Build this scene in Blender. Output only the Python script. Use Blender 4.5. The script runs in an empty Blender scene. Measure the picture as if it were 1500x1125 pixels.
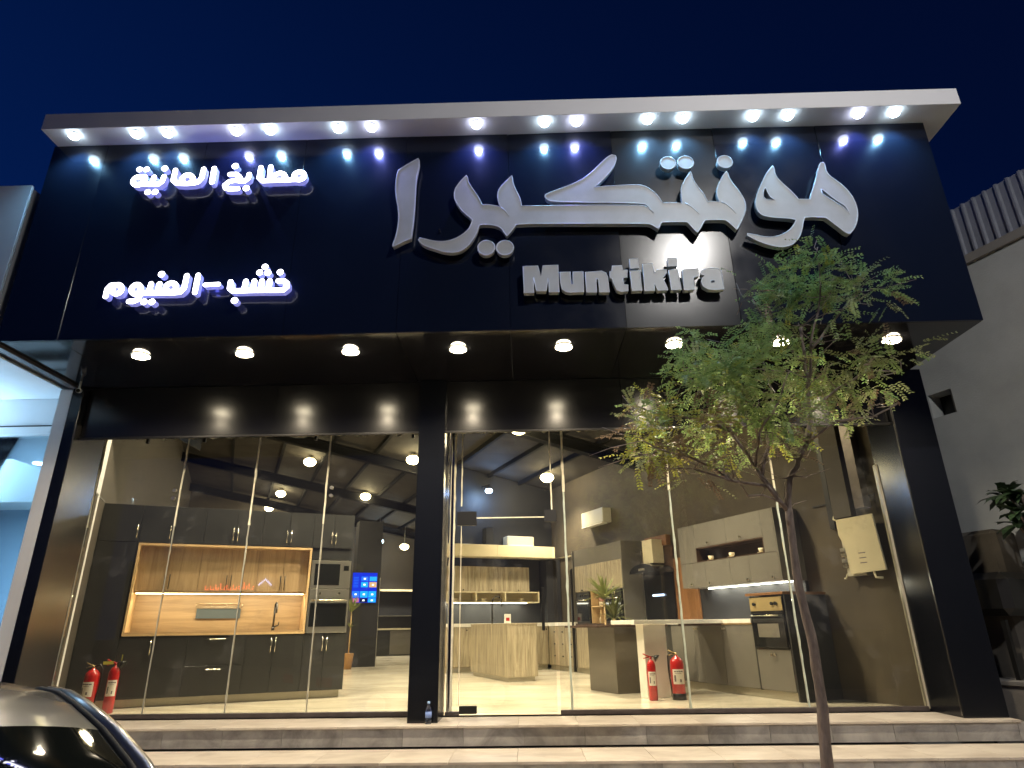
import bpy, bmesh, math, random
from mathutils import Vector, Matrix
random.seed(7)
SC = bpy.context.scene
COL = SC.collection
# ------------------------------------------------------------------ camera
F_PX, PITCH, ROLL, YAW, EYE = 932.57, 0.3637, -0.0132, -0.0198, 0.93
fw = Vector((math.sin(YAW)*math.cos(PITCH), math.cos(YAW)*math.cos(PITCH), math.sin(PITCH)))
rt0 = Vector((math.cos(YAW), -math.sin(YAW), 0)); up0 = rt0.cross(fw)
rt = math.cos(ROLL)*rt0 + math.sin(ROLL)*up0
up = -math.sin(ROLL)*rt0 + math.cos(ROLL)*up0
cd = bpy.data.cameras.new('camera'); cam = bpy.data.objects.new('camera', cd); COL.objects.link(cam)
cd.sensor_width = 36; cd.lens = 36*F_PX/1500; cd.clip_end = 500; cd.clip_start = 0.05
cam.matrix_world = Matrix(((rt.x, up.x, -fw.x, 0), (rt.y, up.y, -fw.y, 0), (rt.z, up.z, -fw.z, EYE), (0, 0, 0, 1)))
SC.camera = cam
# ------------------------------------------------------------------ night sky
w = bpy.data.worlds.new('World'); SC.world = w; w.use_nodes = True
nt = w.node_tree; nt.nodes.clear()
out = nt.nodes.new('ShaderNodeOutputWorld'); bg = nt.nodes.new('ShaderNodeBackground')
tc = nt.nodes.new('ShaderNodeTexCoord'); sp = nt.nodes.new('ShaderNodeSeparateXYZ')
nt.links.new(tc.outputs['Generated'], sp.inputs[0])
mx = nt.nodes.new('ShaderNodeMapRange'); mx.inputs['From Min'].default_value = -0.75; mx.inputs['From Max'].default_value = 0.75
nt.links.new(sp.outputs['X'], mx.inputs['Value'])
r1 = nt.nodes.new('ShaderNodeValToRGB')
r1.color_ramp.elements[0].color = (0.0010, 0.0125, 0.086, 1); r1.color_ramp.elements[1].color = (0.0006, 0.0036, 0.024, 1)
nt.links.new(mx.outputs[0], r1.inputs[0])
mz = nt.nodes.new('ShaderNodeMapRange'); mz.inputs['From Min'].default_value = 0.35; mz.inputs['From Max'].default_value = 0.95
mz.inputs['To Min'].default_value = 1.15; mz.inputs['To Max'].default_value = 0.45
nt.links.new(sp.outputs['Z'], mz.inputs['Value'])
vm = nt.nodes.new('ShaderNodeVectorMath'); vm.operation = 'SCALE'
nt.links.new(r1.outputs[0], vm.inputs[0]); nt.links.new(mz.outputs[0], vm.inputs['Scale'])
nt.links.new(vm.outputs[0], bg.inputs[0]); bg.inputs[1].default_value = .62
nt.links.new(bg.outputs[0], out.inputs[0])
vs = SC.view_settings; vs.view_transform = 'Standard'; vs.look = 'None'; vs.gamma = 1; vs.exposure = 0.5; vs.use_curve_mapping = False
SC.cycles.use_denoising = True
SC.cycles.max_bounces = 8; SC.cycles.transparent_max_bounces = 24; SC.cycles.sample_clamp_indirect = 6
SC.cycles.caustics_reflective = False; SC.cycles.caustics_refractive = False
GROUND = -0.62
AL = math.radians(24)                     # the showroom stands 24 degrees skewed to its front
def I(s, t, z=0.0):
    return Vector((s*math.cos(AL)-t*math.sin(AL), s*math.sin(AL)+t*math.cos(AL), z))

# ------------------------------------------------------------------ helpers
def children(o): return [c for c in bpy.data.objects if c.parent == o]
def tag(o, label=None, cat=None, group=None, kind=None):
    if label: o['label'] = label
    if cat: o['category'] = cat
    if group: o['group'] = group
    if kind: o['kind'] = kind
    return o
def thing(name, label, cat, loc=(0, 0, 0), rz=0.0, group=None):
    o = bpy.data.objects.new(name, None); COL.objects.link(o); o.empty_display_size = .1
    o.location = loc; o.rotation_euler = (0, 0, rz)
    return tag(o, label, cat, group)
def copy_tree(o, parent=None):
    c = o.copy(); COL.objects.link(c); c.parent = parent
    for ch in list(o.children): copy_tree(ch, c)
    return c
class B:
    def __init__(s): s.bm = bmesh.new()
    def box(s, x0, x1, y0, y1, z0, z1, bev=0.0, seg=1):
        m = Matrix.Translation(((x0+x1)/2, (y0+y1)/2, (z0+z1)/2)) @ Matrix.Diagonal((abs(x1-x0), abs(y1-y0), abs(z1-z0), 1))
        r = bmesh.ops.create_cube(s.bm, size=1, matrix=m)
        if bev > 0:
            es = list({e for v in r['verts'] for e in v.link_edges})
            bmesh.ops.bevel(s.bm, geom=es, offset=bev, segments=seg, affect='EDGES', clamp_overlap=True)
        return s
    def obox(s, c, size, rot, bev=0.0):
        m = Matrix.Translation(c) @ rot.to_4x4() @ Matrix.Diagonal((size[0], size[1], size[2], 1))
        r = bmesh.ops.create_cube(s.bm, size=1, matrix=m)
        if bev > 0:
            es = list({e for v in r['verts'] for e in v.link_edges})
            bmesh.ops.bevel(s.bm, geom=es, offset=bev, segments=1, affect='EDGES', clamp_overlap=True)
        return s
    def poly(s, pts):
        vs_ = [s.bm.verts.new(p) for p in pts]; s.bm.faces.new(vs_); return s
    def cyl(s, p0, p1, r0, r1=None, n=16, caps=True):
        r1 = r0 if r1 is None else r1
        p0, p1 = Vector(p0), Vector(p1); d = (p1-p0)
        q = d.to_track_quat('Z', 'Y').to_matrix()
        ring = []
        for p, r in ((p0, r0), (p1, r1)):
            ring.append([s.bm.verts.new(p+q@Vector((r*math.cos(2*math.pi*i/n), r*math.sin(2*math.pi*i/n), 0))) for i in range(n)])
        for i in range(n):
            f = s.bm.faces.new((ring[0][i], ring[0][(i+1) % n], ring[1][(i+1) % n], ring[1][i])); f.smooth = True
        if caps:
            s.bm.faces.new(ring[0][::-1]); s.bm.faces.new(ring[1])
        return s
    def lathe(s, prof, c=(0, 0, 0), n=20, m=None):
        c = Vector(c); rings = []
        m = m or Matrix.Identity(3)
        for r, z in prof:
            rings.append([s.bm.verts.new(c+m@Vector((r*math.cos(2*math.pi*i/n), r*math.sin(2*math.pi*i/n), z))) for i in range(n)])
        for a, b in zip(rings[:-1], rings[1:]):
            for i in range(n):
                f = s.bm.faces.new((a[i], a[(i+1) % n], b[(i+1) % n], b[i])); f.smooth = True
        s.bm.faces.new(rings[0][::-1]); s.bm.faces.new(rings[-1])
        return s
    def tube(s, pts, r, n=10, caps=True):
        pts = [Vector(p) for p in pts]
        rs = r if isinstance(r, (list, tuple)) else [r]*len(pts)
        rings = []; ref = None
        for i, p in enumerate(pts):
            d = (pts[min(i+1, len(pts)-1)]-pts[max(i-1, 0)]).normalized()
            if ref is None: ref = Vector((0, 0, 1)) if abs(d.z) < .9 else Vector((1, 0, 0))
            u = ref - d*ref.dot(d)
            if u.length < 1e-4: u = Vector((1, 0, 0))-d*d.x
            u.normalize(); v = d.cross(u); ref = u
            rings.append([s.bm.verts.new(p+rs[i]*(math.cos(2*math.pi*k/n)*u+math.sin(2*math.pi*k/n)*v)) for k in range(n)])
        for a, b in zip(rings[:-1], rings[1:]):
            for k in range(n):
                f = s.bm.faces.new((a[k], a[(k+1) % n], b[(k+1) % n], b[k])); f.smooth = True
        if caps:
            s.bm.faces.new(rings[0][::-1]); s.bm.faces.new(rings[-1])
        return s
    def build(s, name, mat, parent=None, loc=None, rz=None, kind=None, fixn=True):
        if fixn: bmesh.ops.recalc_face_normals(s.bm, faces=s.bm.faces)
        me = bpy.data.meshes.new(name); s.bm.to_mesh(me); s.bm.free()
        me.materials.append(mat)
        o = bpy.data.objects.new(name, me); COL.objects.link(o)
        if parent is not None: o.parent = parent
        if loc is not None: o.location = loc
        if rz is not None: o.rotation_euler = (0, 0, rz)
        if kind: o['kind'] = kind
        return o
def part(name, mat, parent, *boxes, bev=0.0):
    b = B()
    for x in boxes: b.box(*x, bev=bev)
    return b.build(name, mat, parent)

# ------------------------------------------------------------------ materials
def mat(name, col, rough=.5, metal=0.0, spec=.5, noise=0.0, nscale=4.0, bump=0.0, bscale=60.0, emit=None, estr=0.0, alpha=1.0, coat=0.0, rvar=0.0, rand=0.0, stretch=None):
    m = bpy.data.materials.new(name); m.use_nodes = True
    n = m.node_tree; p = n.nodes['Principled BSDF']
    p.inputs['Base Color'].default_value = (*col, 1); p.inputs['Roughness'].default_value = rough
    p.inputs['Metallic'].default_value = metal; p.inputs['Specular IOR Level'].default_value = spec
    if coat: p.inputs['Coat Weight'].default_value = coat; p.inputs['Coat Roughness'].default_value = .08
    tcn = n.nodes.new('ShaderNodeTexCoord'); src = tcn.outputs['Object']
    if stretch:
        mp = n.nodes.new('ShaderNodeMapping'); mp.inputs['Scale'].default_value = stretch
        n.links.new(src, mp.inputs[0]); src = mp.outputs[0]
    if noise or rvar:
        t = n.nodes.new('ShaderNodeTexNoise'); t.inputs['Scale'].default_value = nscale; t.inputs['Detail'].default_value = 6; t.inputs['Roughness'].default_value = .6
        n.links.new(src, t.inputs['Vector'])
        if noise:
            r = n.nodes.new('ShaderNodeMapRange'); r.inputs['From Min'].default_value = .3; r.inputs['From Max'].default_value = .7
            r.inputs['To Min'].default_value = 1-noise; r.inputs['To Max'].default_value = 1+noise
            n.links.new(t.outputs['Fac'], r.inputs['Value'])
            v = n.nodes.new('ShaderNodeVectorMath'); v.operation = 'SCALE'; v.inputs[0].default_value = col
            n.links.new(r.outputs[0], v.inputs['Scale']); last = v.outputs[0]
            if rand:
                oi = n.nodes.new('ShaderNodeObjectInfo'); rr = n.nodes.new('ShaderNodeMapRange')
                rr.inputs['To Min'].default_value = 1-rand; rr.inputs['To Max'].default_value = 1+rand
                n.links.new(oi.outputs['Random'], rr.inputs['Value'])
                v2 = n.nodes.new('ShaderNodeVectorMath'); v2.operation = 'SCALE'
                n.links.new(last, v2.inputs[0]); n.links.new(rr.outputs[0], v2.inputs['Scale']); last = v2.outputs[0]
            n.links.new(last, p.inputs['Base Color'])
        if rvar:
            r = n.nodes.new('ShaderNodeMapRange'); r.inputs['From Min'].default_value = .3; r.inputs['From Max'].default_value = .7
            r.inputs['To Min'].default_value = max(0.02, rough-rvar); r.inputs['To Max'].default_value = rough+rvar
            n.links.new(t.outputs['Fac'], r.inputs['Value']); n.links.new(r.outputs[0], p.inputs['Roughness'])
    if bump:
        t2 = n.nodes.new('ShaderNodeTexNoise'); t2.inputs['Scale'].default_value = bscale; t2.inputs['Detail'].default_value = 3
        n.links.new(src, t2.inputs['Vector'])
        bn = n.nodes.new('ShaderNodeBump'); bn.inputs['Strength'].default_value = bump; bn.inputs['Distance'].default_value = .01
        n.links.new(t2.outputs['Fac'], bn.inputs['Height']); n.links.new(bn.outputs[0], p.inputs['Normal'])
    if emit is not None:
        p.inputs['Emission Color'].default_value = (*emit, 1); p.inputs['Emission Strength'].default_value = estr
    return m
def wood(name, c1, c2, axis='Z', rough=.45, sc=1.0):
    m = bpy.data.materials.new(name); m.use_nodes = True; n = m.node_tree; p = n.nodes['Principled BSDF']
    p.inputs['Roughness'].default_value = rough
    tcn = n.nodes.new('ShaderNodeTexCoord'); mp = n.nodes.new('ShaderNodeMapping')
    mp.inputs['Scale'].default_value = {'Z': (9*sc, 9*sc, .7*sc), 'X': (.7*sc, 9*sc, 9*sc)}[axis]
    n.links.new(tcn.outputs['Object'], mp.inputs[0])
    t = n.nodes.new('ShaderNodeTexNoise'); t.inputs['Scale'].default_value = 1.6; t.inputs['Detail'].default_value = 8; t.inputs['Roughness'].default_value = .65; t.inputs['Distortion'].default_value = .6
    n.links.new(mp.outputs[0], t.inputs['Vector'])
    r = n.nodes.new('ShaderNodeValToRGB'); r.color_ramp.elements[0].position = .3; r.color_ramp.elements[1].position = .7
    r.color_ramp.elements[0].color = (*c1, 1); r.color_ramp.elements[1].color = (*c2, 1)
    n.links.new(t.outputs['Fac'], r.inputs[0]); n.links.new(r.outputs[0], p.inputs['Base Color'])
    return m
def marble(name, c1, c2, rough=.2, sc=(1, 1, 1), nscale=1.5, rand=.06, spec=.5, rvar=0):
    m = bpy.data.materials.new(name); m.use_nodes = True; n = m.node_tree; p = n.nodes['Principled BSDF']
    p.inputs['Roughness'].default_value = rough; p.inputs['Specular IOR Level'].default_value = spec
    g = n.nodes.new('ShaderNodeNewGeometry'); mp = n.nodes.new('ShaderNodeMapping'); mp.inputs['Scale'].default_value = sc
    n.links.new(g.outputs['Position'], mp.inputs[0])
    oi = n.nodes.new('ShaderNodeObjectInfo'); ml = n.nodes.new('ShaderNodeMath'); ml.operation = 'MULTIPLY'; ml.inputs[1].default_value = 37
    n.links.new(oi.outputs['Random'], ml.inputs[0])
    t = n.nodes.new('ShaderNodeTexNoise'); t.noise_dimensions = '4D'; t.inputs['Scale'].default_value = nscale; t.inputs['Detail'].default_value = 9; t.inputs['Roughness'].default_value = .62; t.inputs['Distortion'].default_value = 1.2
    n.links.new(mp.outputs[0], t.inputs['Vector']); n.links.new(ml.outputs[0], t.inputs['W'])
    r = n.nodes.new('ShaderNodeValToRGB'); r.color_ramp.elements[0].position = .36; r.color_ramp.elements[1].position = .62
    r.color_ramp.elements[0].color = (*c1, 1); r.color_ramp.elements[1].color = (*c2, 1)
    n.links.new(t.outputs['Fac'], r.inputs[0])
    rr = n.nodes.new('ShaderNodeMapRange'); rr.inputs['To Min'].default_value = 1-rand; rr.inputs['To Max'].default_value = 1+rand
    n.links.new(oi.outputs['Random'], rr.inputs['Value'])
    v2 = n.nodes.new('ShaderNodeVectorMath'); v2.operation = 'SCALE'
    n.links.new(r.outputs[0], v2.inputs[0]); n.links.new(rr.outputs[0], v2.inputs['Scale']); n.links.new(v2.outputs[0], p.inputs['Base Color'])
    return m
def emis(name, col, s):
    m = bpy.data.materials.new(name); m.use_nodes = True; n = m.node_tree; n.nodes.clear()
    e = n.nodes.new('ShaderNodeEmission'); e.inputs[0].default_value = (*col, 1); e.inputs[1].default_value = s
    o = n.nodes.new('ShaderNodeOutputMaterial'); n.links.new(e.outputs[0], o.inputs[0]); return m
def pane_mat(name, tint=(.95, .97, .96), refl=1.0, haze=0.02):
    m = bpy.data.materials.new(name); m.use_nodes = True; n = m.node_tree; n.nodes.clear()
    o = n.nodes.new('ShaderNodeOutputMaterial'); tr = n.nodes.new('ShaderNodeBsdfTransparent'); tr.inputs[0].default_value = (*tint, 1)
    gl = n.nodes.new('ShaderNodeBsdfGlossy'); gl.inputs['Roughness'].default_value = .012
    lw = n.nodes.new('ShaderNodeFresnel'); lw.inputs['IOR'].default_value = 1.5
    mlt = n.nodes.new('ShaderNodeMath'); mlt.operation = 'MULTIPLY'; mlt.inputs[1].default_value = refl
    n.links.new(lw.outputs[0], mlt.inputs[0])
    mix = n.nodes.new('ShaderNodeMixShader'); n.links.new(mlt.outputs[0], mix.inputs[0]); n.links.new(tr.outputs[0], mix.inputs[1]); n.links.new(gl.outputs[0], mix.inputs[2])
    df = n.nodes.new('ShaderNodeBsdfDiffuse'); df.inputs[0].default_value = (.5, .5, .5, 1)
    t = n.nodes.new('ShaderNodeTexNoise'); t.inputs['Scale'].default_value = 2.3; t.inputs['Detail'].default_value = 10; t.inputs['Roughness'].default_value = .75
    g = n.nodes.new('ShaderNodeNewGeometry'); n.links.new(g.outputs['Position'], t.inputs['Vector'])
    mr = n.nodes.new('ShaderNodeMapRange'); mr.inputs['From Min'].default_value = .56; mr.inputs['From Max'].default_value = .8; mr.inputs['To Min'].default_value = haze*.4; mr.inputs['To Max'].default_value = haze*5
    n.links.new(t.outputs['Fac'], mr.inputs['Value'])
    mix2 = n.nodes.new('ShaderNodeMixShader'); n.links.new(mr.outputs[0], mix2.inputs[0]); n.links.new(mix.outputs[0], mix2.inputs[1]); n.links.new(df.outputs[0], mix2.inputs[2])
    n.links.new(mix2.outputs[0], o.inputs[0]); return m
M = {}
M['fascia'] = mat('black_fascia', (.006, .009, .019), .16, spec=.5, rvar=.05, nscale=1.5, bump=.03, bscale=2.0)
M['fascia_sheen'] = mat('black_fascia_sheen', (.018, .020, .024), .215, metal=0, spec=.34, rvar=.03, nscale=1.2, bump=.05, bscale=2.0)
M['soffit'] = mat('black_soffit', (.012, .012, .014), .09, spec=.75, rvar=.03, nscale=2.0, bump=.02, bscale=3)
M['bulk'] = mat('black_bulkhead', (.012, .012, .013), .20, spec=.65, bump=.03, bscale=2)
M['pillar'] = mat('black_pillar', (.006, .007, .010), .20, spec=.5, bump=.02, bscale=3)
M['reveal'] = mat('grey_metal_reveal', (.22, .21, .20), .24, metal=.85, bump=.03, bscale=3)
M['white_panel'] = mat('white_composite', (.74, .74, .76), .4, noise=.04, nscale=1.2)
M['joint_green'] = mat('green_glass_edge', (.42, .47, .40), .5, noise=.2, nscale=9)
M['joint_thin'] = mat('grey_sealant', (.40, .39, .33), .6, noise=.2, nscale=9)
M['joint'] = mat('cream_sealant', (.85, .80, .62), .6, noise=.15, nscale=14, bump=.4, bscale=30)
M['dark_metal'] = mat('dark_metal', (.03, .03, .032), .4, metal=.4)
M['frame'] = mat('brown_metal', (.10, .085, .085), .35, metal=.5, noise=.2, nscale=8)
M['steel'] = mat('steel', (.55, .53, .48), .28, metal=.9)
M['nickel'] = mat('nickel', (.7, .66, .55), .25, metal=1)
M['chrome'] = mat('chrome', (.75, .75, .76), .08, metal=1)
M['black'] = mat('black_plastic', (.012, .012, .012), .35)
M['blackglass'] = mat('black_glass', (.008, .009, .010), .06, spec=.8)
M['letter_face'] = mat('grey_letter_face', (.43, .45, .47), .45, noise=.12, nscale=2.5, bump=.05, bscale=9)
M['letter_side'] = mat('grey_letter_side', (.45, .43, .41), .4, noise=.05)
M['letter_rim'] = mat('pale_letter_rim', (.56, .58, .62), .35)
M['neon'] = emis('neon_white', (.93, .92, 1.0), 7.0)
M['neon_side'] = mat('neon_side', (.45, .48, .62), .4, emit=(.30, .32, 1.0), estr=.40)  # weak blue emission put into the sides imitates the halo glow
M['cab'] = mat('charcoal_cabinet', (.033, .0335, .033), .30, noise=.10, nscale=3, spec=.4)
M['cab_l'] = mat('grey_cabinet', (.135, .125, .108), .34, noise=.06, nscale=3, spec=.4)
M['pen'] = mat('grey_peninsula', (.12, .105, .085), .4, noise=.05)
M['oak'] = wood('oak', (.32, .21, .11), (.54, .38, .21), 'Z')
M['oakh'] = wood('oak_horizontal', (.30, .205, .11), (.50, .355, .20), 'X')
M['oakedge'] = mat('oak_edge', (.62, .43, .22), .45, noise=.1, nscale=12)
M['darkwood'] = wood('dark_wood', (.03, .015, .008), (.07, .035, .018), 'X')
M['redwood'] = wood('brown_wood', (.15, .065, .022), (.24, .11, .04), 'Z')
M['rustic'] = wood('rustic_wood', (.17, .14, .09), (.46, .39, .265), 'Z', .55, 1.5)
M['cream'] = mat('cream_laminate', (.60, .53, .36), .5, noise=.05)
M['white'] = mat('white_top', (.75, .72, .66), .3, noise=.03)
M['plastic'] = mat('white_plastic', (.52, .49, .40), .4)
M['plinth'] = mat('steel_plinth', (.42, .39, .31), .3, metal=.4, noise=.06)
M['floor'] = marble('marble_floor', (.52, .46, .35), (.74, .68, .55), .16, (1, 2.6, 1), .8, 0)
M['riser'] = marble('grey_riser_tile', (.20, .19, .18), (.42, .40, .375), .45, (1, 1, 1), 2.4, .10)
M['tread'] = marble('cream_tread_tile', (.46, .40, .335), (.64, .575, .49), .38, (1, 1.6, 1), 1.6, .05)
M['iwall'] = mat('brown_plaster', (.066, .051, .031), .75, noise=.28, nscale=1.3, bump=.15, bscale=12)
M['iwall_l'] = mat('taupe_plaster', (.062, .052, .042), .7, noise=.1, nscale=1.5)
M['darkwall'] = mat('dark_plaster', (.014, .0145, .018), .55, noise=.2, nscale=2)
M['roof'] = mat('roof_sheet', (.048, .044, .041), .8, spec=.1, noise=.18, nscale=2.5, bump=.1, bscale=8)
M['beam'] = mat('roof_steel', (.009, .009, .010), .85, spec=.1, noise=.2)
M['red'] = mat('red_paint', (.42, .010, .010), .28, coat=.5)
M['paper'] = mat('paper_label', (.75, .72, .66), .6)
M['print'] = mat('print_ink', (.16, .14, .15), .6)
M['yellow'] = mat('yellow_tag', (.55, .50, .08), .5)
M['cup'] = mat('cream_ceramic', (.75, .66, .48), .3)
M['pink'] = mat('pink_jar', (.6, .32, .26), .3)
M['gold'] = mat('brass_panel', (.50, .38, .18), .35, metal=.5)
M['hazeglass'] = pane_mat('shop_glass', (.93, .95, .935), 1.0, .032)
M['clear'] = pane_mat('clear_plastic', (.55, .68, .95), 2.0, .10)
M['ext_wall'] = mat('grey_render', (.36, .375, .37), .9, noise=.13, nscale=1.2, bump=.35, bscale=45)
M['ext_trim'] = mat('grey_trim', (.20, .19, .175), .8, noise=.1, nscale=3)
M['corr'] = mat('corrugated_metal', (.24, .255, .30), .42, metal=.3, noise=.08, nscale=5)
M['asphalt'] = mat('asphalt', (.060, .056, .052), .85, noise=.2, nscale=6, bump=.5, bscale=80)
M['pave'] = mat('paving', (.36, .30, .23), .8, noise=.15, nscale=5, bump=.3, bscale=60)
M['bark'] = mat('bark', (.165, .128, .108), .85, noise=.35, nscale=22, bump=.8, bscale=50, stretch=(1, 1, .3))
M['pot'] = mat('clay_pot', (.45, .24, .08), .6)
M['car'] = mat('silver_car', (.17, .175, .19), .30, metal=.75, coat=1.0)
M['car_glass'] = mat('tinted_glass', (.008, .010, .009), .035, spec=.9)
M['rubber'] = mat('rubber', (.02, .02, .02), .8)
M['tail'] = mat('tail_lamp', (.25, .01, .01), .15)
M['conc'] = mat('concrete', (.22, .20, .18), .85, noise=.2, nscale=3, bump=.3)
M['nwhite'] = mat('neighbour_white', (.74, .76, .78), .45, noise=.03)
M['lamp_w'] = emis('lamp_warm', (1.0, .86, .60), 30)
M['lamp_i'] = emis('lamp_inside', (1.0, .80, .42), 45)
M['lamp_c'] = emis('lamp_cool', (.72, .90, 1.0), 14)
M['lamp_v'] = emis('lamp_violet', (.74, .78, 1.0), 14)
M['lamp_b'] = emis('lamp_blue', (.55, .78, 1.0), 60)
M['strip'] = emis('led_strip_warm', (1.0, .80, .42), 16)
M['strip_c'] = emis('led_strip_neutral', (1.0, .95, .80), 14)
M['strip_b'] = emis('led_blue_white', (.62, .84, 1.0), 14)

def leafmat(name, c1, c2, trans=.45, rough=.5):
    m = bpy.data.materials.new(name); m.use_nodes = True; n = m.node_tree; p = n.nodes['Principled BSDF']
    g = n.nodes.new('ShaderNodeNewGeometry')
    r = n.nodes.new('ShaderNodeValToRGB'); r.color_ramp.elements[0].color = (*c1, 1); r.color_ramp.elements[1].color = (*c2, 1)
    tn = n.nodes.new('ShaderNodeTexNoise'); tn.inputs['Scale'].default_value = 5.0; tn.inputs['Detail'].default_value = 3
    n.links.new(g.outputs['Position'], tn.inputs['Vector'])
    m1 = n.nodes.new('ShaderNodeMath'); m1.operation = 'MULTIPLY_ADD'; m1.inputs[1].default_value = .30; n.links.new(g.outputs['Random Per Island'], m1.inputs[0])
    m2 = n.nodes.new('ShaderNodeMapRange'); m2.inputs['From Min'].default_value = .38; m2.inputs['From Max'].default_value = .62; m2.inputs['To Max'].default_value = .75
    n.links.new(tn.outputs['Fac'], m2.inputs['Value']); n.links.new(m2.outputs[0], m1.inputs[2])
    n.links.new(m1.outputs[0], r.inputs[0]); n.links.new(r.outputs[0], p.inputs['Base Color'])
    p.inputs['Roughness'].default_value = rough
    tl = n.nodes.new('ShaderNodeBsdfTranslucent'); n.links.new(r.outputs[0], tl.inputs[0])
    mix = n.nodes.new('ShaderNodeMixShader'); mix.inputs[0].default_value = trans
    o = n.nodes['Material Output']; n.links.new(p.outputs[0], mix.inputs[1]); n.links.new(tl.outputs[0], mix.inputs[2]); n.links.new(mix.outputs[0], o.inputs[0])
    return m
M['leaf'] = leafmat('leaf_green', (.12, .20, .065), (.34, .45, .15))
M['leaf_y'] = leafmat('leaf_yellow', (.22, .27, .04), (.42, .40, .08))
M['leaf_b'] = leafmat('leaf_brown', (.13, .08, .05), (.27, .19, .12), .25)
M['leaf_o'] = leafmat('leaf_olive', (.17, .21, .085), (.33, .36, .16), .25)
M['leaf_p'] = leafmat('leaf_palm', (.10, .13, .03), (.26, .28, .09), .3)
M['leaf_d'] = leafmat('leaf_dark', (.012, .026, .012), (.030, .055, .026), .1, .3)

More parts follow.
